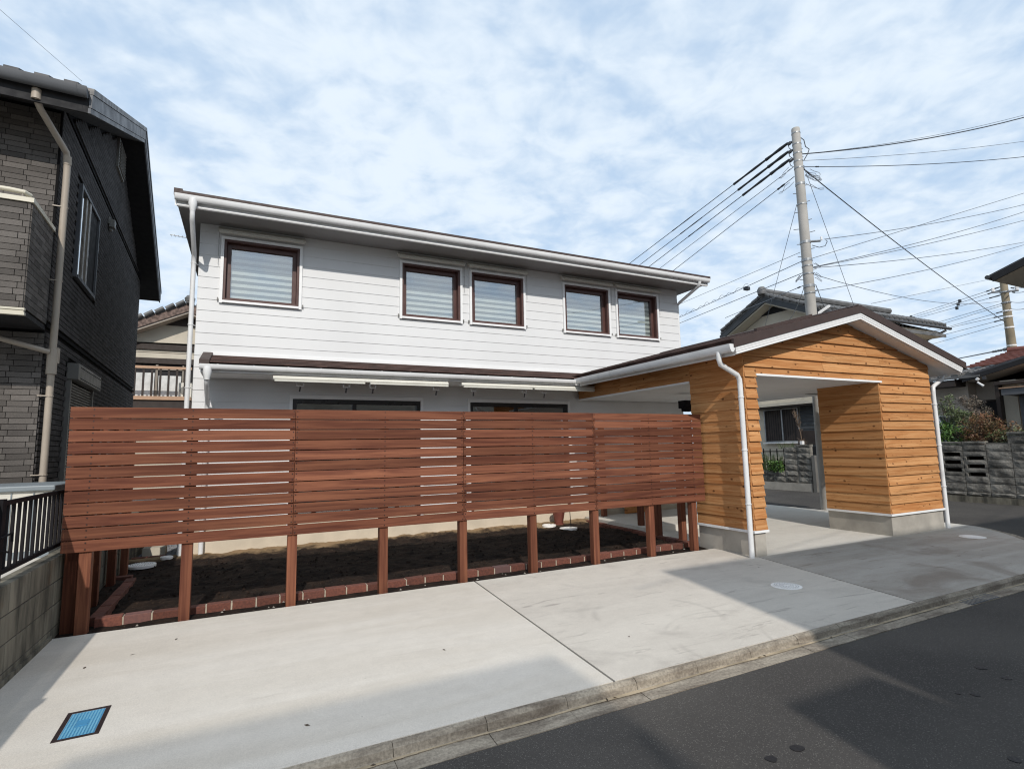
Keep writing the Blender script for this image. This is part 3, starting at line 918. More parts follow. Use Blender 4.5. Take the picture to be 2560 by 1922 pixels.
make('verge_board', MB().extrude([(8.65, PZ - .14), (HY, PZ - .14), (HY, PZ + .17), (8.65, PZ - .03)], 'x', -.615, -.60), 'white', pent)
make('gutter', MB().extrude(gutter_prof(8.530, PZ - .035, .09, .075), 'x', -.625, 5.56), 'gutter', pent, smooth=True)
brk = MB()
for i in range(14):
    xx = -.4 + i * .46
    brk.box(xx - .012, xx + .012, 8.528, 8.62, PZ - .036, PZ - .031)
make('gutter_brackets', brk, 'white', pent, kind='stuff')
downpipe(house, [(-.525, 8.575, 1.16), (-.525, 8.575, 1.07), (-.53, 8.62, .98), (-.54, 9.13, .78), (-.545, 9.20, .71), (-.545, 9.215, .6), (-.545, 9.215, G)], clips=[(-.545, 9.215, .1, -.5, 9.28)])

# long awning cassettes under the lower eave
for (xa, xb, bars, hs, lab) in ((.32, 3.04, ((.34, 1.65), (1.73, 3.03)), (.70, 1.37, 1.78, 2.83), 'long ivory awning box under the lower eave, left one of two, above the fence'),
                                (3.28, 6.02, ((3.31, 4.64), (4.69, 6.0)), (3.50, 4.49, 4.90), 'long ivory awning box under the lower eave, right one, ending at the cedar beam')):
    aw = thing('awning_box', lab, 'awning box', ((xa + xb) / 2, 8.66, 1.04), 'awning boxes under the lower eave')
    make('cassette', MB().extrude([(8.60, 1.095), (8.63, 1.135), (8.74, 1.135), (8.74, 1.08), (8.61, 1.075)], 'x', xa, xb), 'ivory', aw, bevel=.004)
    for p, q in bars:
        make('front_bar', MB().extrude([(8.585, 1.045), (8.585, 1.068), (8.64, 1.068), (8.64, 1.045)], 'x', p, q), 'ivory', aw, bevel=.004)
    make('hanger', MB().box(xa + .5, xa + .54, 8.66, 8.70, 1.135, 1.16).box(xb - .54, xb - .5, 8.66, 8.70, 1.135, 1.16), 'darkmetal', aw)
    for h in hs:
        hk = make('crank_hook', MB().tube([(h - .05, 8.62, 1.05), (h - .05, 8.62, .985), (h + .04, 8.62, .985), (h + .04, 8.62, 1.05)], .005, 5), 'galv', aw)
        make('hook_grip', MB().tube([(h, 8.62, .975), (h - .01, 8.625, .90)], .012, 6), 'blackalu', hk)

# ------------------------------------------------------------------ cedar carport
CX0, CX1, CY = 6.08, 10.60, 5.18
carport = thing('cedar_carport', 'orange cedar-clad carport with white soffit and brown gable roof', 'carport', (8.4, 7, G))
RC, RZ, CS = 8.39, 2.065, 0.2575              # ridge line, ridge height, slope
EL, ER = 5.61, 11.27
def croof(x):
    return RZ - CS * abs(x - RC)
GY = 4.90
def gable_band(dz0, dz1, y0, y1, x0=EL, x1=ER):
    a = [(x0, croof(x0) + dz1), (RC, RZ + dz1), (x1, croof(x1) + dz1), (x1, croof(x1) + dz0), (RC, RZ + dz0), (x0, croof(x0) + dz0)]
    return MB().extrude(a, 'y', y0, y1)
croof_o = make('roof', gable_band(-.055, -.008, GY + .03, HY + .0, EL + .02, ER - .02), 'shingle', carport)
make('barge_cover', gable_band(-.118, .0, GY - .012, GY + .03), 'barge', croof_o)
wb = MB()
for k, (d0, d1, pr_) in enumerate(((-.150, -.119, .012), (-.181, -.153, .008), (-.212, -.184, .004))):
    pass
make('barge_board', gable_band(-.150, -.119, GY + .000, GY + .045, EL + .035, ER - .1), 'white', croof_o)
make('barge_board', gable_band(-.181, -.1525, GY + .005, GY + .045, EL + .045, ER - .11), 'white', croof_o)
make('barge_board', gable_band(-.214, -.1835, GY + .010, GY + .045, EL + .055, ER - .12), 'white', croof_o)
for i in range(7):                             # shingle courses on the left slope, stepping up from the eave
    xa = EL - .012 + i * .40
    make('shingle_course', MB().extrude([(xa, croof(xa) + .008), (xa + .44, croof(xa + .44) + .004), (xa + .44, croof(xa + .44) - .012), (xa, croof(xa) - .012)], 'y', GY + .031, 9.262), 'shingle', croof_o)
make('ridge_cap', MB().extrude([(RC - .13, RZ - .018), (RC, RZ + .022), (RC + .13, RZ - .018), (RC + .13, RZ - .03), (RC, RZ + .008), (RC - .13, RZ - .03)], 'y', GY + .03, 9.26), 'barge', croof_o)
make('drip_edge', MB().extrude([(6.62, croof(6.62) + .002), (7.9, croof(7.9) + .002), (7.9, croof(7.9) + .05), (6.62, croof(6.62) + .05)], 'y', GY + .45, GY + .5), 'barge', croof_o)
make('soffit', gable_band(-.222, -.212, GY + .04, CY + .02, EL + .06, ER - .12), 'soffit', croof_o)
for (x0, x1) in ((EL + .06, CX0 + .02), (CX1 - .02, ER - .12)):
    make('eave_soffit', MB().extrude([(x0, croof(x0) - .222), (x1, croof(x1) - .222), (x1, croof(x1) - .212), (x0, croof(x0) - .212)], 'y', CY + .02, 9.26), 'soffit', croof_o)
make('fascia', MB().box(EL + .055, EL + .075, GY + .046, 8.6, croof(EL) - .21, croof(EL) - .03), 'white', croof_o)
make('fascia', MB().box(ER - .12, ER - .10, GY + .046, 9.26, croof(ER) - .20, croof(ER) - .03), 'white', croof_o)
gp = [(EL - .075 + p[0], p[1]) for p in gutter_prof(0, croof(EL) - .075, .105, .105)]
make('gutter', MB().extrude(gp, 'y', GY + .006, 8.58), 'gutter', croof_o, smooth=True)
make('gutter_end', MB().extrude(gp[:10], 'y', GY, GY + .006), 'gutter', croof_o)
gpr = [(ER - .10 + p[0], p[1]) for p in gutter_prof(0, croof(ER) - .075, .105, .09)]
make('gutter', MB().extrude(gpr, 'y', GY + .05, 9.2), 'gutter', croof_o, smooth=True)

# cores behind the boards
OX0, OX1, OZ = 6.31, 9.14, 0.93
BZ = -1.150                                     # foot of the cladding
core = MB()
core.box(CX0 + .014, OX0 - .03, CY + .014, 6.15, -1.17, 1.2)
core.box(OX1 + .03, CX1 - .03, CY + .014, 6.195, -1.17, .92)
core.extrude([(CX0 + .014, .955), (CX1 - .014, .955), (CX1 - .014, croof(CX1) - .223), (RC, RZ - .223), (CX0 + .014, croof(CX0) - .223)], 'y', CY + .014, CY + .12)
core.box(CX0 + .014, CX0 + .12, 6.15, HY - .02, .955, croof(CX0) - .225)
core.box(CX1 - .12, CX1 - .014, CY + .12, HY - .02, .955, croof(CX1) - .225)
core.box(CX1 - .13, CX1 - .01, 9.1, 9.22, G, .95)
make('framing', core, 'darkwood', carport)
make('ceiling', MB().box(CX0 + .02, CX1 - .02, CY + .02, HY - .03, .940, .955), 'soffit', carport)
make('ceiling_hatch', MB().box(9.9, 10.3, 6.85, 7.0, .934, .941), 'vent', carport)
PP, PT = 0.1467, 0.030
slope_clips = [(-CS, 1, RZ - .224 - CS * RC), (CS, 1, RZ - .224 + CS * RC)]
lap_boards(carport, 'cladding_board', 'cedar_x', 'x', CY, -1, CX0, CX1, BZ, 2.0, PP, PT,
           holes=[(OX0, OX1, BZ - 1, OZ + .025)], clips=slope_clips, joints=(7.3, 9.0), jitter=.0015)
lap_boards(carport, 'cladding_board', 'cedar_y', 'y', CX0, -1, CY - .012, 6.165, BZ, 1.31, PP, .024, thick=.036, holes=[], clips=[(0, 1, 1.262)], jitter=.0015)
lap_boards(carport, 'cladding_board', 'cedar_y', 'y', CX0, -1, 6.166, 9.255, .955, 1.262, PP, .024, thick=.036, zstart=BZ, joints=(7.8,), jitter=.0015)
lap_boards(carport, 'cladding_board', 'cedar_y', 'y', OX1, -1, CY - .012, 6.21, BZ, .938, PP, .024, thick=.036, jitter=.001)
lap_boards(carport, 'cladding_board', 'cedar_y', 'y', OX0 - .025, 1, CY - .012, 6.165, BZ, .938, PP, PT, jitter=.0015)
lap_boards(carport, 'cladding_board', 'cedar_y', 'y', CX1, 1, CY - .012, 6.25, BZ, 1.2, PP, PT, jitter=.0015)
lap_boards(carport, 'cladding_board', 'cedar_x', 'x', 6.200, 1, OX1 + .02, CX1, BZ, .938, PP, PT)
lap_boards(carport, 'cladding_board', 'cedar_x', 'x', 6.155, 1, CX0, OX0, BZ, .938, PP, PT)
# white trims
tr = MB().box(OX0 - .015, OX1 + .055, CY - .034, CY + .05, OZ - .005, OZ + .024)
make('opening_trim', tr, 'white', carport)
make('opening_trim', MB().box(CX0 - .034, CX0 + .05, 6.17, 9.26, OZ - .005, OZ + .024), 'white', carport)
for q in ((CX0 - .038, OX0 + .008, CY - .038, CY - .0), (CX0 - .038, CX0, CY, 6.17), (OX1 - .038, CX1 + .03, CY - .038, CY), (OX1 - .038, OX1, CY, 6.215)):
    make('base_trim', MB().box(q[0], q[1], q[2], q[3], BZ - .034, BZ - .002), 'white', carport)
make('plinth', MB().box(CX0 - .004, OX0 - .03, CY - .006, 6.16, -1.75, BZ - .03), 'foundation', carport)
make('plinth', MB().box(OX1 - .004, CX1 + .002, CY - .006, 6.205, -1.75, BZ - .03), 'foundation', carport)
# downpipes with their clips
downpipe(carport, [(5.575, 5.12, 1.20), (5.575, 5.12, 1.10), (5.60, 5.125, 1.04), (5.94, 5.165, .92), (5.985, 5.17, .86), (5.99, 5.17, .78), (5.99, 5.17, G)], r=.034, hopper=False,
         clips=[(5.99, 5.17, z, 6.07, 5.19) for z in (.62, -.09, -.80)])
downpipe(carport, [(11.22, 5.25, 1.17), (11.22, 5.25, 1.11), (11.19, 5.24, 1.07), (10.78, 5.18, .93), (10.715, 5.17, .90), (10.705, 5.17, .8), (10.705, 5.17, G)], r=.034, hopper=False,
         clips=[(10.705, 5.17, z, 10.62, 5.20) for z in (.6, -.1, -.8)])
solo('wall_lamp', MB().box(7.16, 7.42, 7.42, 7.6, .66, .80).box(7.2, 7.38, 7.45, 7.57, .60, .66), 'blackalu', 'small dark lamp box under the carport ceiling beside the cedar wall', 'lamp')

# ------------------------------------------------------------------ hardwood slat fence
FY = 5.93
fence = thing('slat_fence', 'tall red-brown hardwood fence of horizontal boards on square posts', 'fence', (2.3, FY, G))
POSTX = [-1.222, -.463, .445, 1.358, 2.270, 3.184, 4.100, 5.022, 5.800]
JOIN = [-1.394, .445, 2.270, 4.100, 6.002]
FP, FZ0 = 0.10495, -0.815
screws = MB()
for k in range(12):
    z0 = FZ0 + k * FP
    for a, b in zip(JOIN, JOIN[1:]):
        dy = random.uniform(-.0015, .0015)
        t0, t1, e0, e1 = (random.uniform(-.0016, .0016) for _ in range(4))
        y0_, y1_ = FY + dy, FY + .021 + dy
        zt = z0 + FP - .0095
        make('plank', MB().hexa([(a + .0018 + abs(e0), y0_, z0 + t0), (b - .0018 - abs(e1), y0_, z0 + t1), (b - .0018 - abs(e1), y1_, z0 + t1), (a + .0018 + abs(e0), y1_, z0 + t0),
                                 (a + .0018 + abs(e0), y0_, zt + t0), (b - .0018 - abs(e1), y0_, zt + t1), (b - .0018 - abs(e1), y1_, zt + t1), (a + .0018 + abs(e0), y1_, zt + t0)]), 'merbau_x', fence, bevel=.002)
    for xx in POSTX:
        for dx in ((-.018, .018) if xx in JOIN[1:-1] else (0,)):
            for zz in (z0 + .02, z0 + FP - .03):
                screws.tube([(xx + dx, FY + .001, zz), (xx + dx, FY - .0025, zz)], .0065, 7)
make('screws', screws, 'screw', fence, kind='stuff')
for xx in POSTX:
    make('post', MB().box(xx - .045, xx + .045, FY + .024, FY + .114, -1.75, .43), 'merbau_z', fence, bevel=.004)
# side return along the boundary wall
side_f = thing('side_fence', 'dark hardwood return fence running back along the block wall, in shade', 'fence', (-1.36, 7.3, G))
for k in range(12):
    z0 = FZ0 + k * FP
    make('plank', MB().box(-1.398, -1.386, FY + .12, 8.55, z0, z0 + FP - .0095), 'merbau_y', side_f)
make('post', MB().box(-1.385, -1.275, 6.055, 6.145, -1.75, .43), 'merbau_z', side_f)
for yy in (6.95, 7.75, 8.5):
    make('post', MB().box(-1.376, -1.30, yy - .04, yy + .04, -1.75, .43), 'merbau_z', side_f)
# return posts towards the porch
for k, (xx, yy, lab) in enumerate(((6.02, 6.45, 'dark square post behind the right end of the fence, nearest the carport wall'), (6.02, 6.99, 'dark square post behind the fence, middle one beside the brick edging'), (6.25, 7.70, 'dark square post standing on the porch step behind the fence'))):
    solo('garden_post', MB().box(xx - .045, xx + .045, yy - .045, yy + .045, -1.6 if k < 2 else G + .1, .40), 'merbau_z', lab, 'post', 'dark posts behind the fence', bevel=.004)
solo('garden_post', MB().box(6.42, 6.51, 9.05, 9.14, G + .1, .40), 'merbau_z', 'brown post at the back of the porch step by the house wall', 'post', 'dark posts behind the fence')
solo('slatted_screen', MB().box(7.05, 7.9, 9.12, 9.16, -1.38, -1.2).box(7.05, 7.9, 9.12, 9.16, -1.18, -1.0).box(7.05, 7.9, 9.12, 9.16, -.98, -.8).box(7.05, 7.12, 9.16, 9.2, -1.39, -.8).box(7.83, 7.9, 9.16, 9.2, -1.39, -.8), 'cedar_x', 'low cedar board screen against the house beyond the porch step', 'screen')

# ------------------------------------------------------------------ brick edging of the bed
edge = thing('brick_edging', 'low border of red bricks with pale mortar joints round the garden bed', 'brick edging', (2.4, 6.3, G))
bv = MB().box(-.1035, .1035, -.05, .05, 0, .098)
brick_me = None
def brick(x, y, rot, z=G - .045):
    global brick_me
    if brick_me is None:
        o = make('brick', bv, 'brick', None, bevel=.004)
        brick_me = o.data
    else:
        o = bpy.data.objects.new('brick', brick_me)
        COL.objects.link(o)
        b = o.modifiers.new('bevel', 'BEVEL'); b.width = .004; b.segments = 1
    o.parent = edge
    o.location = Vector((x, y, z + random.uniform(-.006, .004))) - Vector(edge['_o'])
    o.rotation_euler = (random.uniform(-.02, .02), random.uniform(-.012, .012), rot + random.uniform(-.02, .02))
mort = MB()
x = -1.06
while x < 5.95:
    brick(x, 6.20 + .012 * x, .012)
    mort.box(x + .098, x + .120, 6.155 + .012 * x, 6.245 + .012 * x, G - .06, G + .044)
    x += .218
for (xa, ya, xb, yb) in ((-1.17, 6.20, -1.17, 8.10), (5.98, 6.30, 5.97, 7.4), (6.03, 7.40, 6.06, 9.2), (-1.40, 8.12, -1.2, 8.12), (-1.42, 9.43, -.85, 9.43)):
    L = math.hypot(xb - xa, yb - ya)
    n = max(1, int(L / .218))
    for i in range(n):
        t = (i + .5) * .218 / L
        brick(xa + (xb - xa) * t, ya + (yb - ya) * t, math.atan2(yb - ya, xb - xa))
make('mortar_joints', mort, 'mortar', edge, kind='stuff')

# ------------------------------------------------------------------ covers and small things on the ground
def round_cover(x, y, r, z, lab, dots):
    c = thing('inspection_cover', lab, 'cover', (x, y, z), 'round white inspection covers')
    make('rim', MB().disc((x, y), r, z - .03, z + .004, 36), 'cover', c)
    make('lid', MB().disc((x, y), r * .86, z + .004, z + .009, 36), 'cover', c)
    if dots:
        d = MB()
        for ring, n in ((.76, 26), (.62, 22), (.44, 15), (.28, 10)):
            for i in range(n):
                a = 2 * math.pi * i / n
                d.disc((x + r * ring * math.cos(a), y + r * ring * math.sin(a)), r * .042, z + .009, z + .011, 6)
        make('embossing', d, 'covermark', c, kind='stuff')
round_cover(5.115, 4.005, .150, G, 'round white cover with a studded pattern set in the pale apron', True)
round_cover(10.0, 4.52, .165, G, 'plain round white cover on the grey concrete right of the carport pier', False)
round_cover(-1.20, 8.85, .165, G + .045, 'larger white round cover lying in the dark soil at the left end of the bed', True)
round_cover(-.95, 9.13, .078, G + .075, 'small white round cover in the soil by the house corner', False)
round_cover(5.14, 9.0, .13, G + .045, 'white round cover under the red-brown pot by the house wall', False)
round_cover(5.32, 8.60, .165, G + .02, 'white round cover in the soil in front of the red-brown pot', True)
pot = thing('flower_pot', 'red-brown bucket-shaped pot standing by the house plinth', 'pot', (5.39, 9.06, G + .05))
make('pot_body', MB().lathe((5.39, 9.06), [(.078, G + .05), (.115, G + .25), (.118, G + .25), (.118, G + .275), (.105, G + .275), (.10, G + .24), (.0, G + .235)], 20), 'terracotta', pot, smooth=True)
make('pot_feet', MB().lathe((5.39, 9.06), [(.10, G + .03), (.10, G + .05)], 16), 'terracotta', pot)
solo('thin_stake', MB().tube([(5.37, 8.6, G + .02), (5.34, 8.6, -.9)], .007, 6), 'blackalu', 'thin dark stake standing in the white cover in front of the pot', 'stake')
solo('pale_box', MB().box(-1.34, -1.05, 9.86, 10.1, G - .02, G + .11), 'stucco', 'pale flat box lying on the gravel between the two houses', 'box')

mt = thing('meter_lid', 'blue studded meter lid in a black iron frame set in the pale concrete', 'meter lid', (-.78, 3.99, G))
A_, B_, C_, D_ = (-.874, 3.803), (-.884, 4.172), (-.676, 4.176), (-.668, 3.807)
def quad_lerp(u, v):
    return (A_[0] + (D_[0] - A_[0]) * u + (B_[0] - A_[0]) * v, A_[1] + (D_[1] - A_[1]) * u + (B_[1] - A_[1]) * v)
def qring(a, b, c, d):
    return [quad_lerp(a, c), quad_lerp(b, c), quad_lerp(b, d), quad_lerp(a, d)]
fm = MB()
for q in (qring(0, .105, 0, 1), qring(.895, 1, 0, 1), qring(.105, .895, 0, .05), qring(.105, .895, .95, 1)):
    fm.extrude(q, 'z', G - .05, G + .004)
make('frame', fm, 'rustframe', mt)
make('lid', MB().extrude(qring(.112, .888, .056, .944), 'z', G - .04, G + .001), 'blue', mt, bevel=.002)
st = MB()
for i in range(10):
    for j in range(17):
        u, v = .17 + .66 * i / 9, .10 + .80 * j / 16
        if 3 <= i <= 6 and 6 <= j <= 10:
            continue
        p = quad_lerp(u, v)
        st.box(p[0] - .0042, p[0] + .0042, p[1] - .006, p[1] + .006, G + .001, G + .0035)
make('studs', st, 'bluedot', mt, kind='stuff')
make('lid_plate', MB().extrude(qring(.42, .62, .42, .60), 'z', G + .001, G + .003), 'blue', mt)

dl = [(-.98, 4.98), (-.46, 5.35), (-.72, 5.12), (-.3, 3.2), (2.75, 3.6), (1.38, 4.05), (.35, 3.35), (5.6, 4.75)]
for xx in (.62, 2.05, 2.11, 3.42, 3.47, 4.25):
    dl.append((xx, kerb_y(xx) - .07))
for i, (px, py) in enumerate(dl):
    a = random.uniform(0, 6.28)
    c, s_ = math.cos(a), math.sin(a)
    L, W_ = random.uniform(.014, .024), random.uniform(.005, .009)
    pts = [(-L, 0, .002), (0, W_, .006), (L, 0, .004), (0, -W_, .003)]
    mbv = MB().add([(px + q[0] * c - q[1] * s_, py + q[0] * s_ + q[1] * c, (G if i < 8 else -1.553) + q[2]) for q in pts], [(0, 1, 2, 3)])
    solo('dry_leaf', mbv, 'dryleaf', 'tiny dry brown leaf scrap lying on the pale concrete apron' if i < 8 else 'tiny dry leaf scrap lying in the sandy kerb gutter', 'leaf', 'leaf scraps on the apron' if i < 8 else 'leaf scraps in the gutter')

# ------------------------------------------------------------------ charcoal tiled neighbour house (turned 2.5 degrees)
TH = R(2.5)
def W(u, v, z):
    return (-2.2 + u * math.cos(TH) - v * math.sin(TH), 8.1 + u * math.sin(TH) + v * math.cos(TH), z)
class LB(MB):
    """boxes and profiles in the neighbour's own axes: u out of its side wall, v along it"""
    def lbox(s, u0, u1, v0, v1, z0, z1):
        return s.hexa([W(u0, v0, z0), W(u1, v0, z0), W(u1, v1, z0), W(u0, v1, z0), W(u0, v0, z1), W(u1, v0, z1), W(u1, v1, z1), W(u0, v1, z1)])
    def lext(s, prof, u0, u1):
        return s.prism([W(u0, v, z) for v, z in prof], [W(u1, v, z) for v, z in prof])
    def ltube(s, path, r, n=10):
        return s.tube([W(*p) for p in path], r, n)
dark = thing('charcoal_house', 'charcoal tiled two-storey house with beige downpipe left of the fence', 'house', W(-2, 3, G))
RV0, RV1, RVC = -0.62, 8.5, 3.93
RS = 0.452
def rtop(v):
    return 4.30 + RS * (min(v, 2 * RVC - v) - RV0)
make('wall', LB().lext([(0.012, -1.7), (7.83, -1.7), (7.83, 4.30), (RVC, rtop(RVC) - .30), (0.012, 4.30)], -9, -.012), 'tilegap', dark)
# tiles laid one by one on the sunny front and the balcony
TL, TP, TT = 0.227, 0.0675, 0.0612
tile_me = {}
def tile(u, v, z, L, facing):
    key = (round(L, 3), facing)
    b = MB()
    if key not in tile_me:
        if facing == 'front':
            b.box(0, L - .006, -.010, .004, 0, TT)
        else:
            b.box(-.004, .010, 0, L - .006, 0, TT)
        me = bpy.data.meshes.new('wall_tile')
        me.from_pydata(b.v, [], b.f)
        me.materials.append(M['tile'])
        tile_me[key] = me
    o = bpy.data.objects.new('wall_tile', tile_me[key])
    COL.objects.link(o)
    o.parent = dark
    o.location = Vector(W(u, v, z)) - Vector(dark['_o'])
    o.rotation_euler = (0, 0, TH)
def tiled_front(v, u0, z0, z1, umax=0.0):
    z, k = z0, 0
    while z + TT <= z1 + .01:
        u = umax
        first = True
        while u > u0:
            L = (.060 if k % 2 else .030) if first else TL
            if k % 3 == 2 and first:
                L = .09
            tile(u - L + .004, v, z, L, 'front')
            u -= L
            first = False
        z += TP
        k += 1
tiled_front(0, -.66, -.42, 1.47)
tiled_front(0, -.60, 2.84, 4.28)
BVF, BZ0, BZ1 = -0.87, 1.56, 2.72
tiled_front(BVF, -.55, BZ0 + .01, BZ1 - .01)
z, k = BZ0 + .01, 0
while z + TT < BZ1:
    v = BVF - .004 - (k % 2) * .11
    while v < -.02:
        va, vb = max(v, BVF + .002), min(v + TL, -.012)
        if vb - va > .03:
            tile(0.0, va, z, vb - va, 'side')
        v += TL
    z += TP
    k += 1
bal = make('balcony', LB().lbox(-9, -.012, BVF + .012, -.01, BZ0, BZ1), 'tilegap', dark)
make('balcony_cap', LB().lbox(-9, .025, BVF - .03, BVF + .13, BZ1, BZ1 + .05).lbox(-.14, .025, BVF + .13, -.01, BZ1, BZ1 + .05), 'cream_cap', bal)
make('balcony_base', LB().lbox(-9, .022, BVF - .03, BVF + .02, BZ0 - .075, BZ0 - .045).lbox(-9, .012, BVF - .015, BVF + .02, BZ0 - .045, BZ0 - .02).lbox(-9, .02, BVF - .025, BVF + .02, BZ0 - .02, BZ0 + .002), 'cream_cap', bal)
make('balcony_underside', LB().lbox(-9, .0, BVF + .02, -.01, BZ0 - .06, BZ0 - .003), 'darksoffit', bal)
make('handrail', LB().ltube([(-6, BVF + .06, 2.86), (-.20, BVF + .06, 2.86), (-.09, BVF + .08, 2.86), (-.06, BVF + .16, 2.86)], .026), 'cream_cap', bal, smooth=True)
make('handrail', LB().ltube([(-.06, BVF + .16, 2.86), (-.06, -.05, 2.86)], .026).ltube([(-.10, BVF + .08, 2.72), (-.10, BVF + .08, 2.85)], .014), 'mullion', bal, smooth=True)
# the long shaded side wall: thousands of tiles, joined
WV0, WV1, WZa, WZb = 1.13, 2.47, 2.50, 3.87
SV0, SV1 = 1.16, 2.80
stl = LB()
z, k = -1.0, 0
while z < 6.1:
    v = .02 - (k % 2) * TL * .5
    while v < 7.82:
        va, vb = max(v, .006), min(v + TL - .006, 7.82)
        mid_ = (va + vb) / 2
        zz = z
        skip = zz + TT > rtop(mid_) - .30 or (WV0 - .03 < vb and va < WV1 + .03 and WZa - .03 < zz + TT and zz < WZb + .03) or (SV0 < vb and va < SV1 and zz + TT > -.7 and zz < 1.30) or abs(zz + .03 - 1.56) < .055 or abs(zz + .03 - 4.38) < .055
        if not skip and vb - va > .03:
            stl.lbox(-.006, .013, va, vb, zz, zz + TT - .004)
        v += TL
    z += TP
    k += 1
make('side_tiles', stl, 'tile_shaded', dark, kind='stuff')
for zb in (1.568, 4.385):
    make('belt_course', LB().lbox(-.01, .016, .0, 7.83, zb - .022, zb + .022), 'tilegap', dark)
make('panel_seam', LB().lbox(-.005, .0095, 2.47, 2.484, 4.42, 5.25), 'tilegap', dark)
make('corner_board', LB().lbox(-.012, .012, -.014, .018, 2.8, 4.30), 'tilegap', dark)
# side window
f = LB()
f.lbox(-.02, .035, WV0, WV0 + .05, WZa, WZb).lbox(-.02, .035, WV1 - .05, WV1, WZa, WZb).lbox(-.02, .035, WV0 + .05, WV1 - .05, WZb - .05, WZb).lbox(-.02, .045, WV0 + .05, WV1 - .05, WZa, WZa + .05)
sw = make('window', f, 'greymetal', dark)
make('pane', LB().lbox(-.004, .0, WV0 + .05, WV1 - .05, WZa + .05, WZb - .05), 'darkglass', sw)
make('sash', LB().lbox(.002, .03, 1.70, 1.80, WZa + .05, WZb - .05).lbox(.002, .02, 1.52, 1.60, WZa + .05, WZb - .05), 'mullion', sw)
make('insect_screen', LB().lbox(.003, .008, 1.80, WV1 - .05, WZa + .05, WZb - .05), 'dark', sw)
make('backing', LB().lbox(-.011, -.006, WV0 + .05, WV1 - .05, WZa + .05, WZb - .05), 'dark', sw)
# roller shutter below
sb = make('shutter_box', LB().lbox(.0, .135, SV0, SV1, 1.06, 1.285), 'shutter', dark, bevel=.006)
make('shutter_box_seam', LB().lbox(.135, .137, SV0 + .12, SV1 - .03, 1.235, 1.245).lbox(.135, .137, SV0 + .12, SV1 - .03, 1.085, 1.095), 'tilegap', sb)
sl = LB()
for i in range(44):
    z = -.72 + i * .040
    a = [W(.012, SV0 + .07, z), W(.030, SV0 + .07, z + .008), W(.034, SV0 + .07, z + .022), W(.012, SV0 + .07, z + .038)]
    b = [W(.012, SV1 - .10, z), W(.030, SV1 - .10, z + .008), W(.034, SV1 - .10, z + .022), W(.012, SV1 - .10, z + .038)]
    sl.prism(a, b)
make('shutter_slats', sl, 'shutter', dark, kind='stuff')
make('shutter_rail', LB().lbox(-.01, .055, SV0 + .02, SV0 + .07, -.75, 1.06).lbox(-.01, .055, SV1 - .10, SV1 - .05, -.75, 1.06), 'shutter', dark)
vt = make('vent_hood', LB().lext([(3.27, 4.19), (3.43, 4.19), (3.43, 4.05), (3.27, 4.05)], .02, .10), 'vent', dark, bevel=.005)
make('vent_hood', LB().lbox(.0, .03, 3.24, 3.30, 4.10, 4.22).lbox(.02, .06, 3.32, 3.38, 4.00, 4.05), 'vent', dark)
gl = LB().lext([(3.58, 5.33), (4.26, 5.33), (4.26, 5.90), (3.58, 5.90)], .0, .05)
gv = make('gable_vent', gl, 'vent', dark)
lv = LB()
for i in range(9):
    zz = 5.37 + i * .056
    lv.lext([(3.62, zz), (4.22, zz), (4.22, zz + .012), (3.62, zz + .012)], .05, .075)
make('louvres', lv, 'vent', gv, kind='stuff')
# roof with deep verge
def band(d0, d1, u0, u1, va=RV0, vb=RV1):
    pr = [(va, rtop(va) + d1), (RVC, rtop(RVC) + d1), (vb, rtop(vb) + d1), (vb, rtop(vb) + d0), (RVC, rtop(RVC) + d0), (va, rtop(va) + d0)]
    return LB().lext(pr, u0, u1)
drf = make('roof', band(-.10, -.005, -9, .37), 'rooftile', dark)
make('soffit', band(-.285, -.27, -9, .37, RV0 + .05, RV1 - .05), 'darksoffit', drf)
make('verge_fascia', band(-.215, -.05, .372, .40), 'greymetal', drf)
make('verge_fascia', band(-.285, -.222, .366, .392), 'greymetal', drf)
make('verge_cap', band(-.045, .03, .33, .412), 'darkmetal', drf)
tl = LB()
n = 30
for i in range(n):                               # wavy front row of roof tiles
    u = .33 - i * .265
    for j in range(4):
        a = u - .265 + j * .066
        hh = .05 * math.sin(math.pi * (j + .5) / 4)
        tl.prism([W(a, RV0 - .03, 4.285), W(a + .066, RV0 - .03, 4.285), W(a + .066, RV0 - .03, 4.305 + hh), W(a, RV0 - .03, 4.305 + hh)],
                 [W(a, RV0 + .35, 4.285 + .172), W(a + .066, RV0 + .35, 4.285 + .172), W(a + .066, RV0 + .35, 4.305 + hh + .172), W(a, RV0 + .35, 4.305 + hh + .172)])
make('eave_tiles', tl, 'rooftile', drf, kind='stuff')
gp = [(-.70 + math.cos(math.pi * (1 + i / 8)) * .065 + .02, 4.275 + math.sin(math.pi * (1 + i / 8)) * .11) for i in range(9)]
make('gutter', LB().lext(gp, -9, .362), 'greymetal', drf, smooth=True)
make('fascia', LB().lbox(-9, .366, RV0 + .01, RV0 + .035, 4.02, 4.25), 'darksoffit', drf)
dp = make('downpipe', LB().ltube([(-.11, -.60, 4.14), (-.11, -.58, 4.06), (-.09, -.50, 4.00), (.075, -.05, 3.74), (.085, -.02, 3.66), (.085, .0, 3.5), (.085, .02, -.98)], .036, 12), 'pipe_beige', dark, smooth=True)
make('pipe_elbow', LB().ltube([(-.11, -.60, 4.17), (-.11, -.60, 4.05)], .047, 12).ltube([(.085, -.03, 3.70), (.085, -.01, 3.60)], .043, 12), 'pipe_beige', dp, smooth=True)
make('pipe_joint', LB().ltube([(.085, .01, 1.28), (.085, .01, 1.10), (.085, .01, 1.04), (.085, .01, .98)], .052, 12).lbox(.05, .14, -.01, .08, 1.12, 1.30), 'pipe_beige', dp)
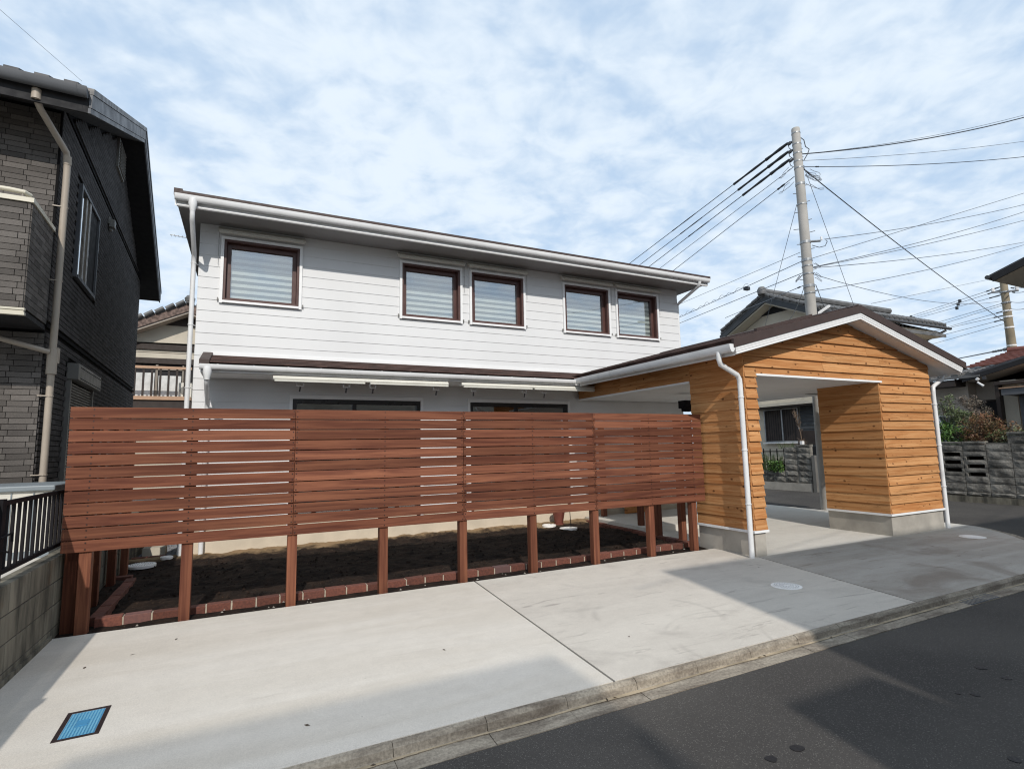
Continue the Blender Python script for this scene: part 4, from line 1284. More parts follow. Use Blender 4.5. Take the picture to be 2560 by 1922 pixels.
make('branch_pipe', LB().ltube([(-1.6, -.42, 1.55), (-.75, -.40, 1.44), (.06, -.03, 1.24)], .03, 10), 'pipe_beige', dp, smooth=True)
for zz in (3.05, 2.12, .72, -.2):
    make('pipe_clip', LB().ltube([(.085, .012, zz - .008), (.085, .012, zz + .008)], .042, 10).lbox(-.02, .08, -.03, -.02, zz - .006, zz + .006), 'pipe_beige', dp)

# ------------------------------------------------------------------ boundary wall with black fence, storage box
bw = thing('block_wall', 'low stained concrete block wall on the left edge of the apron, black fence on top', 'wall', (-1.46, 7, G))
make('wall_core', MB().box(-1.515, -1.407, 2.0, 17, -1.75, -.84), 'blockjoint', bw)
tops = [-.835, -1.040, -1.230, -1.420]
for r, zt in enumerate(tops):
    zb = tops[r + 1] if r < 3 else -1.62
    y = 2.0 - (r % 2) * .195 + .13
    while y < 16.8:
        make('block', MB().box(-1.52, -1.400 - random.uniform(0, .002), y + .004, y + .391, zb + .008, zt), 'block', bw, bevel=.004)
        y += .395
make('footing', MB().box(-1.55, -1.385, 2.0, 5.86, -1.75, G + .035), 'block', bw)
bf = thing('black_fence', 'black aluminium picket fence standing on the block wall at the far left', 'fence', (-1.46, 5, -.835))
make('rail', MB().box(-1.475, -1.445, 1.6, 8.0, -.318, -.288), 'blackalu', bf)
make('rail', MB().box(-1.475, -1.445, 1.6, 8.0, -.775, -.745), 'blackalu', bf)
for yy in (2.80, 4.76, 6.72):
    make('post', MB().box(-1.49, -1.425, yy - .032, yy + .032, -.84, -.270), 'blackalu', bf)
y = 1.68
while y < 8.0:
    if min(abs(y - q) for q in (2.8, 4.76, 6.72)) > .045:
        make('picket', MB().box(-1.469, -1.451, y - .011, y + .011, -.746, -.317), 'blackalu', bf)
    y += .112
make('latch', MB().tube([(-1.42, 4.72, -.52), (-1.40, 4.85, -.50), (-1.40, 4.85, -.56)], .008, 6).tube([(-1.42, 4.72, -.60), (-1.40, 4.80, -.62)], .007, 6), 'blackalu', bf)
sx = thing('storage_box', 'off-white storage box with blue-grey lid behind the black fence', 'storage box', (-2.5, 7.3, -.97))
make('body', MB().box(-3.3, -1.72, 6.92, 7.8, -.90, -.325), 'shedwhite', sx)
make('lid', MB().box(-3.34, -1.69, 6.88, 7.84, -.325, -.272), 'shedlid', sx, bevel=.012)
make('base', MB().box(-3.3, -1.71, 6.91, 7.8, -.97, -.90), 'shedlid', sx)
rb = MB()
for i in range(7):
    xx = -1.86 - i * .17
    rb.box(xx - .005, xx + .005, 6.912, 6.92, -.89, -.34)
make('panel_ribs', rb, 'shedlid', sx, kind='stuff')

# ------------------------------------------------------------------ cream house far behind, between the two
K43 = 4 / 3      # plan of this house drawn at three quarters of its real size
def mk(name, mb, mat, parent=None, **k):
    mb.v = [(p[0] * K43, p[1] * K43, p[2] * K43) for p in mb.v]
    return make(name, mb, mat, parent, **k)
bh = thing('cream_back_house', 'old cream house with tan balcony seen in the gap between the two houses', 'house', (-2.9, 24.7, G))
mk('wall', MB().box(-6.5, .6, 18.42, 24, -1.75, 3.2).extrude([(-6.5, 3.2), (.6, 3.2), (.6, 3.3), (-1.7, 4.28), (-6.5, 2.3)], 'y', 18.44, 24), 'stucco', bh)
rl = lambda x: 4.42 - .49 * abs(x + 1.65)
def rake(d0, d1, y0, y1):
    return MB().extrude([(-5.5, rl(-5.5) + d1), (-1.65, rl(-1.65) + d1), (1.6, rl(1.6) + d1), (1.6, rl(1.6) + d0), (-1.65, rl(-1.65) + d0), (-5.5, rl(-5.5) + d0)], 'y', y0, y1)
br = mk('roof', rake(-.05, .0, 17.9, 24.5), 'greytile', bh)
tv = MB()
for i in range(26):
    xx = -5.2 + i * .25
    tv.tube([(xx, 17.86, rl(xx) + .01), (xx + .2, 17.86, rl(xx + .2) + .05)], .055, 7)
mk('verge_tiles', tv, 'greytile', br, kind='stuff')
mk('barge_board', rake(-.27, -.055, 17.92, 17.98), 'peeling', br)
mk('soffit', rake(-.33, -.275, 17.96, 18.44), 'stuccopink', br)
mk('ridge_end_tile', MB().lathe((-1.62, 17.9), [(.0, 4.40), (.12, 4.42), (.14, 4.52), (.08, 4.60), (.0, 4.62)], 12), 'greytile', br, smooth=True)
mk('gable_recess', MB().extrude([(-2.45, 3.80), (-1.4, 3.78), (-1.4, 4.12), (-1.75, 4.10)], 'y', 18.40, 18.425), 'darkwood', bh)
mk('beam', MB().box(-6, .5, 18.36, 18.42, 3.04, 3.20), 'darkwood', bh)
mk('beam', MB().box(-6, .5, 18.28, 18.42, 2.62, 2.78), 'darkwood', bh)
mk('wall_line', MB().box(-6, .5, 18.412, 18.42, 2.955, 2.965), 'darkwood', bh)
bwn = mk('window', MB().box(-3.4, -1.5, 18.36, 18.42, 1.5, 2.62), 'dark', bh)
mk('window_frame', MB().box(-2.42, -2.36, 18.32, 18.36, 1.5, 2.60).box(-1.76, -1.72, 18.32, 18.36, 1.5, 2.60).box(-2.42, -1.72, 18.32, 18.36, 2.44, 2.50), 'mullion', bwn)
mk('curtain', MB().box(-3.3, -2.44, 18.33, 18.35, 1.55, 2.35).box(-2.34, -1.78, 18.33, 18.35, 1.55, 2.28), 'curtain', bwn)
bb = mk('balcony', MB().box(-5, -1.45, 17.45, 18.4, 1.50, 1.60), 'rail', bh)
mk('balcony_rail', MB().box(-5, -1.45, 17.45, 17.52, 2.36, 2.43), 'rail', bb)
for i in range(17):
    mk('baluster', MB().box(-4.75 + i * .195, -4.70 + i * .195, 17.47, 17.50, 1.60, 2.36), 'darkwood', bb)
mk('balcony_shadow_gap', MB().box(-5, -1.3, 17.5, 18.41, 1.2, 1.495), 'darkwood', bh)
ac = thing('air_conditioner', 'white air conditioner unit standing on the tan balcony far behind', 'air conditioner', (-2.16, 23.9, 2.13))
mk('casing', MB().box(-1.78, -1.46, 17.75, 18.05, 1.6, 2.02), 'shedwhite', ac, bevel=.01)
mk('fan_grille', MB().tube([(-1.62, 17.75, 1.8), (-1.62, 17.735, 1.8)], .12, 16), 'vent', ac)
an = thing('tv_antenna', 'thin rooftop antenna on a mast behind the corner of the white house', 'antenna', (-2.24, 24.8, 5.7))
mk('mast', MB().tube([(-1.68, 18.6, 4.2), (-1.68, 18.6, 6.45)], .022, 6), 'galv', an)
ab = mk('boom', MB().tube([(-2.28, 18.6, 6.62), (-1.50, 18.6, 6.56)], .014, 6), 'galv', an)
el_ = MB()
for i in range(8):
    xx = -2.26 + i * .1
    el_.tube([(xx, 18.5, 6.6), (xx, 18.7, 6.6)], .006, 4)
mk('elements', el_, 'galv', an, kind='stuff')
mk('mast_cap', MB().box(-1.74, -1.62, 18.55, 18.65, 6.40, 6.46), 'galv', an)

# ------------------------------------------------------------------ concrete utility pole at the corner of the side street
PX, PY_ = 11.58, 7.86
pole = thing('utility_pole', 'tall pale concrete utility pole behind the cedar carport', 'utility pole', (PX, PY_, -1.52))
make('shaft', MB().lathe((PX, PY_), [(.145, -1.7), (.140, -.2), (.113, 3.2), (.105, 5.0), (.093, 7.43), (.088, 7.46)], 24), 'pole', pole, smooth=True)
def pr_(z):
    return .140 - (z + .2) * .0062
bands = [7.33, 7.05, 6.82, 6.62, 6.45, 6.05, 5.55, 4.62, 4.19, 4.05, 3.86, 3.57, 3.40]
for zz in bands:
    w_ = .03 if zz in (4.62, 4.19, 3.57, 6.05) else .014
    make('steel_band', MB().lathe((PX, PY_), [(pr_(zz) - .01, zz - w_), (pr_(zz) + .006, zz - w_), (pr_(zz) + .006, zz + w_), (pr_(zz) - .01, zz + w_)], 18), 'galv', pole)
for i, zz in enumerate([6.0, 5.85, 5.6, 5.38, 5.15, 4.97, 4.85, 4.6, 4.45, 4.3, 3.95, 3.75, 3.45, 3.30]):
    sgn = -1 if i % 2 else 1
    L = .12 if i not in (5, 6) else .20
    d = Vector((.56, -.83, 0)) * sgn
    a = Vector((PX, PY_, zz)) + d * (pr_(zz) - .01)
    b = Vector((PX, PY_, zz + .012)) + d * (pr_(zz) + L * .55)
    make('step_bolt', MB().tube([a, b], .009, 6), 'galv', pole)
rgt, lft = Vector((.56, -.83, 0)), Vector((-.56, .83, 0))
def at(z, s, out_):
    v = Vector((PX, PY_, z)) + rgt * (s * (pr_(z) + out_))
    return tuple(v)
arm = make('bracket_arm', MB().tube([at(4.63, 1, -.03), at(4.60, 1, .20)], .028, 8), 'galv', pole)
make('insulator', MB().lathe(at(0, 1, .19)[:2], [(.0, 4.60), (.022, 4.61), (.022, 4.69), (.0, 4.70)], 10), 'lampwhite', arm)
make('cable_loop', MB().tube([at(4.60, 1, .30), at(4.56, 1, .33), at(4.46, 1, .28), at(4.45, 1, .16), at(4.53, 1, .02)], .008, 6), 'cable', pole)
for zz in (7.14, 6.93, 6.71):
    make('strain_insulator', MB().tube([at(zz + .03, -1, -.02), at(zz - .02, -1, .05), at(zz - .05, -1, .09)], [.02, .034, .02], 8), 'cable', pole)
    make('jumper', MB().tube([at(zz, -1, .09), at(zz - .13, -1, .07), at(zz - .20, -1, .0), at(zz - .22, 1, .02)], .008, 6), 'cable', pole)
make('jumper', MB().tube([at(7.20, 1, .0), at(7.12, 1, .06), at(6.95, 1, .08), at(6.86, 1, .15), at(6.76, 1, .11), at(6.62, 1, .02)], .010, 6), 'cable', pole)
for k in range(7):
    random.seed(40 + k)
    zz = random.uniform(6.0, 6.6)
    s_ = random.choice((1, -1))
    pts = []
    for j in range(9):
        a = j * math.pi / 8
        pts.append(at(zz - .22 * math.sin(a) + random.uniform(-.02, .02), s_, .02 + .36 * math.sin(a * .9) * random.uniform(.7, 1.0)))
    make('service_loop', MB().tube(pts, .006, 5), 'wiregrey', pole)
for k in range(5):
    random.seed(60 + k)
    zz = random.uniform(3.6, 4.15)
    s_ = random.choice((1, -1))
    pts = [at(zz - .13 * math.sin(j * math.pi / 7) + random.uniform(-.012, .012), s_, .01 + .14 * math.sin(j * math.pi / 7 * .9)) for j in range(8)]
    make('service_loop', MB().tube(pts, .006, 5), 'wiregrey', pole)
lamp = make('lamp_head', MB().hexa([(11.66, 7.76, 2.90), (11.69, 7.72, 2.90), (11.80, 7.54, 3.03), (11.77, 7.58, 3.03), (11.66, 7.76, 2.95), (11.69, 7.72, 2.95), (11.80, 7.54, 3.08), (11.77, 7.58, 3.08)]), 'lampwhite', pole, bevel=.006)
random.seed(11)

def sag_path(a, b, sag, n=14):
    a, b = Vector(a), Vector(b)
    return [tuple(a.lerp(b, i / n) - Vector((0, 0, sag * 4 * (i / n) * (1 - i / n)))) for i in range(n + 1)]
def ext(a, b, k):
    return tuple(Vector(a) + (Vector(b) - Vector(a)) * k)
def cable(name, label, a, b, r=.009, sag=.0, mat='cable', group=None, sleeves=()):
    t = thing(name, label, 'cable', a, group)
    make('strand', MB().tube(sag_path(a, b, sag), r, 6), mat, t)
    for s0, s1, rr in sleeves:
        n = max(3, int((s1 - s0) * 60))
        pts = [ext(a, b, s0 + (s1 - s0) * i / n) for i in range(n + 1)]
        pts = [(p[0], p[1], p[2] - sag * 4 * (s0 + (s1 - s0) * i / n) * (1 - s0 - (s1 - s0) * i / n)) for i, p in enumerate(pts)]
        make('sleeve', MB().tube(pts, [rr * (1.0 if i % 2 else .72) for i in range(n + 1)], 7), 'cable', t)
    return t
hv = 'thick sleeved power lines'
for lab, a, b in (('uppermost thick black power line sloping from the pole top to behind the white roof', (11.51, 7.97, 7.18), (12.38, 15.27, 6.60)),
                  ('middle thick black power line sloping from the pole top to behind the white roof', (11.50, 7.97, 6.96), (12.45, 14.81, 6.40)),
                  ('lowest of three thick black power lines sloping behind the white roof', (11.50, 7.97, 6.75), (12.47, 14.31, 6.20))):
    e = ext(a, b, 2.6)
    cable('power_line', lab, a, e, .011, 0, 'cable', hv, ((.004, .04, .042), (.04, .10, .034), (.185, .245, .018)))
cable('low_line', 'thin line below the three sleeved power lines, running down behind the white roof', (11.51, 7.96, 6.51), ext((11.51, 7.96, 6.51), (12.12, 13.39, 5.80), 3), .008, 0, 'wiregrey')
cable('low_line', 'lowest plain wire from upper pole to white roof, with a dark clamp near the pole', (11.52, 7.95, 6.28), ext((11.52, 7.95, 6.28), (12.05, 12.70, 5.50), 3), .009, 0, 'cable', None, ((.02, .035, .025),))
# telephone and low-voltage lines that follow the side street away from the camera
cable('street_line', 'thin wire leaving mid pole leftwards, topmost of the lower wires toward the white house', (11.51, 7.96, 4.41), ext((11.51, 7.96, 4.41), (12.60, 13.0, 4.57), 3), .006, 0, 'wiregrey')
t2 = ((11.52, 7.95, 4.19), (12.78, 12.0, 4.32))
c2 = cable('street_line', 'telephone line carrying a small black box and a wavy wrapped wire left of the pole', t2[0], ext(*t2, 3), .009, 0, 'wiregrey')
bx = ext(*t2, .522)
make('splice_box', MB().box(bx[0] - .075, bx[0] + .075, bx[1] - .05, bx[1] + .05, bx[2] - .10, bx[2] - .012), 'cable', c2)
wv = []
for i in range(90):
    q = ext(*t2, .50 + i * .012)
    wv.append((q[0], q[1], q[2] + .035 + .035 * math.sin(i * .75) + .02 * math.sin(i * .31)))
make('wrapped_wire', MB().tube(wv, .005, 5), 'wiregrey', c2)
cable('street_line', 'double wire running down left of the pole, just under the one with the black box', (11.52, 7.95, 3.91), ext((11.52, 7.95, 3.91), (12.45, 11.0, 4.04), 3), .009, 0, 'wiregrey')
cable('street_line', 'wire leaving the pole low down, passing left over the tiled gable roof', (11.52, 7.95, 3.61), ext((11.52, 7.95, 3.61), (12.27, 9.2, 3.77), 4), .009, 0, 'wiregrey', None, ((.03, .05, .02),))
# lines to the right
cable('span_wire', 'thick double cable rising from the pole top to the right picture edge', (11.62, 7.80, 6.79), ext((11.62, 7.80, 6.79), (19.00, 6.23, 8.91), 1.25), .014, .22, 'cable')
cable('span_wire', 'thin companion wire twisted along the thick double cable at upper right', (11.62, 7.80, 6.79), ext((11.62, 7.80, 6.83), (19.00, 6.23, 8.97), 1.25), .006, .20, 'wiregrey')
cable('span_wire', 'fine wire from upper pole to the right edge, second below the thick double cable', (11.62, 7.81, 6.63), ext((11.62, 7.81, 6.63), (18.98, 6.30, 8.15), 1.2), .006, .10, 'wiregrey')
cable('span_wire', 'medium wire with a clamp by the pole, third one below the thick double cable', (11.61, 7.81, 6.48), ext((11.61, 7.81, 6.48), (18.97, 6.34, 7.73), 1.2), .009, .12, 'cable', None, ((.045, .055, .018),))
cable('span_wire', 'wire from the white bracket insulator on the pole to the right edge', at(4.62, 1, .28), ext((11.64, 7.78, 4.64), (20.82, 7.11, 7.00), 1.1), .008, .10, 'wiregrey')
cable('span_wire', 'straight wire crossing over the bracket insulator wire toward the right edge', (11.64, 7.77, 4.22), ext((11.64, 7.77, 4.22), (18.94, 6.44, 6.65), 1.1), .007, .0, 'wiregrey')
cable('span_wire', 'upper wire of the bundle leaving the pole above the second steel clamp to the right', (11.64, 7.77, 4.01), ext((11.64, 7.77, 4.01), (19.87, 6.80, 6.47), 1.1), .008, .10, 'wiregrey')
cable('span_wire', 'middle wire of the three-wire bundle leaving the pole to the right', (11.64, 7.77, 4.00), ext((11.64, 7.77, 4.00), (20.80, 7.15, 6.50), 1.1), .008, .06, 'wiregrey')
cable('span_wire', 'lowest wire of the three-wire bundle leaving the pole to the right', (11.65, 7.76, 3.99), ext((11.65, 7.76, 3.99), (22.67, 7.87, 6.38), 1.1), .008, .10, 'wiregrey')
cable('span_wire', 'lowest long wire from the pole to the right, just above the carport ridge', (11.64, 7.77, 3.44), ext((11.64, 7.77, 3.44), (22.67, 7.87, 6.30), 1.1), .008, .12, 'wiregrey')
cable('span_wire', 'long service cable falling steeply from upper pole to the distant pole at right', (11.63, 7.79, 6.42), (28.04, 10.66, 4.75), .012, .12, 'cable', None, ((.012, .03, .022),))
cable('span_wire', 'slack wire sagging from mid pole to the distant pole at right', (11.64, 7.77, 3.84), (28.02, 10.71, 5.65), .008, .35, 'wiregrey')
cable('guy_wire', 'thin guy wire left of the pole dropping behind the tiled gable ridge', (11.52, 7.95, 5.58), ext((11.52, 7.95, 5.58), (13.52, 10.30, 4.20), 1.6), .006, 0, 'wiregrey')
cable('guy_wire', 'thin guy wire right of the pole dropping behind the carport ridge', (11.64, 7.77, 6.45), ext((11.64, 7.77, 6.45), (14.60, 8.70, 3.67), 1.4), .006, 0, 'wiregrey')
cable('guy_wire', 'short drop wire beside the lamp head on the pole, ending at the tiled house', (11.66, 7.75, 3.59), (17.2, 10.75, 2.75), .008, 0, 'wiregrey')
cable('guy_wire', 'service drop curving from the pole to the cream gable under its vent', (11.52, 7.95, 3.55), (17.45, 13.0, 4.35), .007, .25, 'wiregrey')
cable('roof_wire', 'faint thin wire from the sky at upper left to the charcoal eave', (-2.05, 5.66, 3.83), (-1.90, 7.56, 4.43), .0018, .0, 'wiregrey')

# ------------------------------------------------------------------ distant pole and its wires
p2 = thing('utility_pole', 'distant weathered brownish utility pole above the red roof at right', 'utility pole', (28.08, 10.56, -1.5))
make('shaft', MB().lathe((28.08, 10.56), [(.20, -1.7), (.165, 3.2), (.12, 6.6), (.11, 6.62)], 14), 'poleold', p2, smooth=True)
make('pole_sleeve', MB().lathe((28.08, 10.56), [(.125, 6.15), (.118, 6.66), (.0, 6.67)], 14), 'pole', p2, smooth=True)
for zz in (6.0, 5.55, 5.2, 4.95, 4.5, 3.75, 3.3):
    make('steel_band', MB().lathe((28.08, 10.56), [(.11, zz - .03), (.165, zz - .03), (.165, zz + .03), (.11, zz + .03)], 12), 'lampwhite' if zz < 5.3 else 'galv', p2)
make('crossarm', MB().tube([(27.95, 10.95, 6.08), (28.2, 10.15, 5.98)], .04, 6), 'galv', p2)
make('insulators', MB().lathe((27.97, 10.9), [(.0, 6.08), (.06, 6.1), (.06, 6.25), (.0, 6.28)], 8).lathe((28.18, 10.2), [(.0, 5.98), (.06, 6.0), (.06, 6.15), (.0, 6.18)], 8), 'lampwhite', p2, kind='stuff')
far = [((28.04, 10.68, 6.25), (37.39, 19.13, 7.70), 'uppermost'), ((28.04, 10.67, 6.12), (37.52, 18.87, 7.64), 'second'), ((28.04, 10.66, 5.91), (37.64, 18.64, 7.58), 'third'),
       ((28.03, 10.70, 5.54), (38.05, 17.78, 7.14), 'fourth'), ((28.03, 10.68, 5.46), (38.16, 17.54, 7.02), 'fifth'), ((28.05, 10.64, 5.22), (38.28, 17.27, 6.80), 'sixth'),
       ((28.05, 10.64, 5.04), (37.85, 18.21, 6.59), 'seventh'), ((28.05, 10.63, 4.88), (37.81, 18.28, 6.19), 'eighth'), ((28.02, 10.71, 4.68), (37.99, 17.92, 5.88), 'ninth')]
for i, (a, b, wd) in enumerate(far):
    c = cable('distant_wire', '%s wire from the top, leaving the distant pole toward the left' % wd, a, ext(a, b, 1.6), .011, 0, 'wiregrey', 'wires left of the distant pole', ((.002, .06, .032),) if i in (0, 1, 2, 5, 6, 7) else ())
    if i < 3:
        mk = MB()
        for s_ in (.33, .92):
            q = ext(a, ext(a, b, 1.6), s_ * .62 + .03 * i)
            mk.box(q[0] - .05, q[0] + .05, q[1] - .05, q[1] + .05, q[2] - .12, q[2] + .03)
        make('wire_tag', mk, 'cable', c, kind='stuff')
cable('distant_wire', 'thick slack telephone cable with a black splice case left of the distant pole', (28.06, 10.61, 3.64), ext((28.06, 10.61, 3.64), (38.46, 16.88, 4.82), 1.2), .03, .0, 'cable', None, ((.03, .07, .075), (.10, .24, .055)))
for i, (a, b, wd) in enumerate((((28.15, 10.37, 6.15), (22.63, 8.00, 4.89), 'topmost'), ((28.16, 10.35, 5.96), (22.62, 8.01, 4.75), 'second'), ((28.11, 10.48, 5.59), (22.61, 8.04, 4.41), 'third'), ((28.11, 10.47, 5.28), (22.60, 8.06, 4.19), 'lowest'))):
    cable('distant_wire', '%s short wire right of the distant pole toward the picture edge' % wd, a, ext(a, b, 1.3), .010, .05, 'wiregrey', 'wires right of the distant pole', ((.02, .2, .03),) if i < 2 else ())
cable('far_line', 'faint long wire behind the carport ridge rising to the eave at far right', (17.0, 9.6, 4.15), (37.35, 14.33, 8.87), .008, .0, 'wiregrey')

# ------------------------------------------------------------------ gabled house across the side street
gh = thing('tiled_gable_house', 'cream two-storey house with grey tiled gable behind the utility pole', 'house', (19, 11, G))
GXV, GXW = 17.0, 17.6
def grake(y):
    return 5.46 - .478 * abs(y - 13.36)
def gband(d0, d1, x0, x1, ya=15.47, yb=11.25):
    return MB().extrude([(ya, grake(ya) + d1), (13.36, 5.46 + d1), (yb, grake(yb) + d1), (yb, grake(yb) + d0), (13.36, 5.46 + d0), (ya, grake(ya) + d0)], 'x', x0, x1)
make('wall', MB().extrude([(14.95, -1.7), (14.95, 4.33), (13.36, 5.05), (11.75, 4.33), (11.75, -1.7)], 'x', GXW, 24.3), 'stucco', gh)
make('lower_wing', MB().box(GXW + .02, 24, 10.4, 11.745, -1.7, 1.25), 'stucco', gh)
g_r = make('roof', gband(-.10, .0, GXV + .02, 24.8), 'greytile', gh)
make('barge_board', gband(-.31, -.105, GXV + .03, GXV + .08), 'darkclad', g_r)
make('soffit', gband(-.36, -.315, GXV + .08, 24.7, 15.3, 11.4), 'stucco', g_r)
vt_ = MB()
y = 15.4
while y > 11.3:
    y2 = y - .26
    vt_.tube([(GXV, y, grake(y) + .03), (GXV, y2, grake(y2) + .005)], .065, 7)
    y = y2
make('verge_tiles', vt_, 'greytile', g_r, kind='stuff')
et = MB()
for i in range(26):
    et.tube([(GXV + .1 + i * .3, 11.20, grake(11.25) + .0), (GXV + .1 + i * .3, 11.8, grake(11.8) + .04)], .07, 6)
make('eave_tiles', et, 'greytile', g_r, kind='stuff')
make('ridge_tiles', MB().tube([(GXV - .05, 13.36, 5.56), (24.9, 13.36, 5.56)], .13, 8), 'greytile', g_r, smooth=True)
make('ridge_end_tile', MB().lathe((GXV - .05, 13.36), [(.0, 5.40), (.15, 5.44), (.17, 5.6), (.10, 5.72), (.0, 5.74)], 10), 'greytile', g_r, smooth=True)
make('gable_vent', MB().extrude([(14.28, 4.80), (13.56, 5.12), (12.85, 4.80)], 'x', GXW - .02, GXW), 'dark', gh)
for gy_, gz_ in ((15.5, grake(15.47) - .16), (11.18, grake(11.25) - .12)):
    make('gutter', MB().tube([(GXV + .05, gy_, gz_), (24.9, gy_, gz_)], .06, 7), 'darkmetal', g_r)
make('downpipe', MB().tube([(24.6, 11.2, 4.25), (24.3, 11.5, 4.02), (24.2, 11.7, 3.9), (24.2, 11.7, 1.0)], .045, 6), 'darkmetal', g_r)
make('side_canopy', MB().box(20.5, 24.0, 11.0, 11.75, 3.90, 3.98), 'stucco', gh)
make('side_canopy_edge', MB().box(20.5, 24.05, 10.96, 11.0, 3.88, 4.0), 'greytile', gh)
# ground floor seen through the carport
make('canopy', MB().box(17.05, GXW, 11.7, 14.5, 1.30, 1.40), 'stucco', gh)
make('canopy_underside', MB().box(17.1, GXW, 11.72, 14.4, 1.24, 1.30), 'darkwood', gh)
gw = make('window_frame', MB().box(17.52, 17.60, 12.72, 14.14, .0, .05).box(17.52, 17.60, 14.10, 14.14, .05, 1.22).box(17.52, 17.60, 13.36, 13.41, .05, 1.22).box(17.52, 17.60, 12.72, 12.76, .05, 1.22).box(17.52, 17.60, 12.76, 14.10, 1.19, 1.22), 'galv', gh)
make('shutter', MB().box(17.555, 17.575, 12.76, 14.10, .05, 1.19), 'darkwood', gw)
bt_ = MB()
for i in range(14):
    bt_.box(17.548, 17.555, 12.80 + i * .095, 12.812 + i * .095, .05, 1.19)
make('shutter_battens', bt_, 'dark', gw, kind='stuff')
make('window_sill', MB().box(17.46, 17.60, 12.6, 14.2, -.04, .0), 'lampwhite', gw)
for i in range(16):
    make('clad_board', MB().hexa([(17.56, 11.2, -.9 + i * .135), (17.60, 11.2, -.9 + i * .135), (17.60, 12.68, -.9 + i * .135), (17.56, 12.68, -.9 + i * .135), (17.58, 11.2, -.772 + i * .135), (17.60, 11.2, -.772 + i * .135), (17.60, 12.68, -.772 + i * .135), (17.58, 12.68, -.772 + i * .135)]), 'darkclad', gh)
make('meter_box', MB().box(17.45, 17.6, 11.75, 11.95, .98, 1.04).box(17.45, 17.6, 11.8, 11.95, .60, .63), 'lampwhite', gh)
gate = thing('dark_gate', 'dark wooden gate with posts behind the split-block wall, seen through the carport', 'gate', (16.2, 10.9, G))
make('post', MB().box(16.15, 16.27, 11.68, 11.80, -1.5, .42), 'darkwood', gate)
make('gate_board', MB().box(16.19, 16.22, 10.6, 11.66, -.10, .36), 'darkwood', gate)
make('gate_board', MB().box(16.19, 16.22, 10.6, 11.66, -.65, -.15), 'dark', gate)
make('post', MB().box(16.15, 16.27, 10.48, 10.59, -1.5, .42), 'darkwood', gate)

# ------------------------------------------------------------------ split-face block walls across the side street
def rough_block(parent, x, y0, y1, z0, z1, depth=.014, d=.13, mat='split'):
    """face towards -X, broken unevenly"""
    b = MB()
    ny_, nz_ = 4, 3
    idx = {}
    for j in range(nz_ + 1):
        for i in range(ny_ + 1):
            edge_ = i in (0, ny_) or j in (0, nz_)
            xx = x + (0.006 if edge_ else -random.uniform(.0, depth))
            idx[i, j] = len(b.v)
            b.v.append((xx, y0 + (y1 - y0) * i / ny_ + (0 if edge_ else random.uniform(-.012, .012)), z0 + (z1 - z0) * j / nz_))
    for j in range(nz_):
        for i in range(ny_):
            b.f.append((idx[i, j], idx[i + 1, j], idx[i + 1, j + 1], idx[i, j + 1]))
    k = len(b.v)
    b.v += [(x + d, y0, z0), (x + d, y1, z0), (x + d, y1, z1), (x + d, y0, z1)]
    b.f += [(k, k + 3, k + 2, k + 1)]
    bot = [idx[i, 0] for i in range(ny_ + 1)]
    top = [idx[i, nz_] for i in range(ny_ + 1)]
    lf = [idx[0, j] for j in range(nz_ + 1)]
    rg = [idx[ny_, j] for j in range(nz_ + 1)]
    b.f += [tuple(bot[::-1] + [k, k + 1][::1]), tuple(top + [k + 2, k + 3]), tuple(lf + [k + 3, k]), tuple(rg[::-1] + [k + 1, k + 2])]
    return make('block', b, mat, parent)
wr = thing('split_block_wall', 'dark rough-faced block wall with open slots across the side street at right', 'wall', (15.35, 5, G))
XW = 15.30
make('footing', MB().box(XW - .03, XW + .15, 2.2, 7.42, -1.75, -1.335), 'block', wr)
make('wall_core', MB().box(XW + .03, XW + .10, 2.2, 6.46, -1.75, -.10), 'blockjoint', wr)
g_ = .010
def cols(ya, yb, w=.459):
    y = yb
    while y - w > ya - .01:
        yield y - w + g_, y
        y -= w
for ya, yb in cols(2.3, 7.37):
    rough_block(wr, XW - .012, ya, yb, -1.335 + g_, -1.239, .035)
rows = [(-1.239, -1.044), (-1.044, -.877), (-.877, -.68), (-.68, -.49), (-.49, -.308), (-.308, -.135)]
for k, (za, zb) in enumerate(rows):
    for ya, yb in cols(2.3, 7.37):
        if 1 < k < 5 and ya > 6.40:
            continue
        rough_block(wr, XW, ya, yb, za + g_, zb)
for ci, (ya, yb) in enumerate(list(cols(6.3, 7.37))[:2]):
    left = ya > 6.8
    zs = [(-.877, -.780), (-.696, -.598), (-.514, -.416), (-.332, -.308)] if left else [(-.794, -.690), (-.606, -.500), (-.416, -.308)]
    for za, zb in zs:
        rough_block(wr, XW, ya, yb, za + .004, zb, .008)
    for za, zb in ([(-.780, -.696), (-.598, -.514), (-.416, -.332)] if left else [(-.877, -.794), (-.690, -.606), (-.500, -.416)]):
        rough_block(wr, XW, ya, ya + .055, za, zb, .004)
        rough_block(wr, XW, yb - .055, yb, za, zb, .004)
for ya, yb in cols(6.1, 7.37):
    rough_block(wr, XW - .015, ya, yb, -.135 + .006, -.065, .008, .17)
for ya, yb in cols(2.3, 6.04):
    rough_block(wr, XW, ya, yb, -.135 + g_, .06)
    rough_block(wr, XW - .02, ya, yb, .066, .131, .008, .18)
make('wall_core', MB().box(XW + .03, XW + .10, 2.2, 6.0, -.10, .06), 'blockjoint', wr)
make('end_post', MB().box(XW - .0, XW + .15, 7.375, 7.44, -1.5, -.10), 'block', wr)

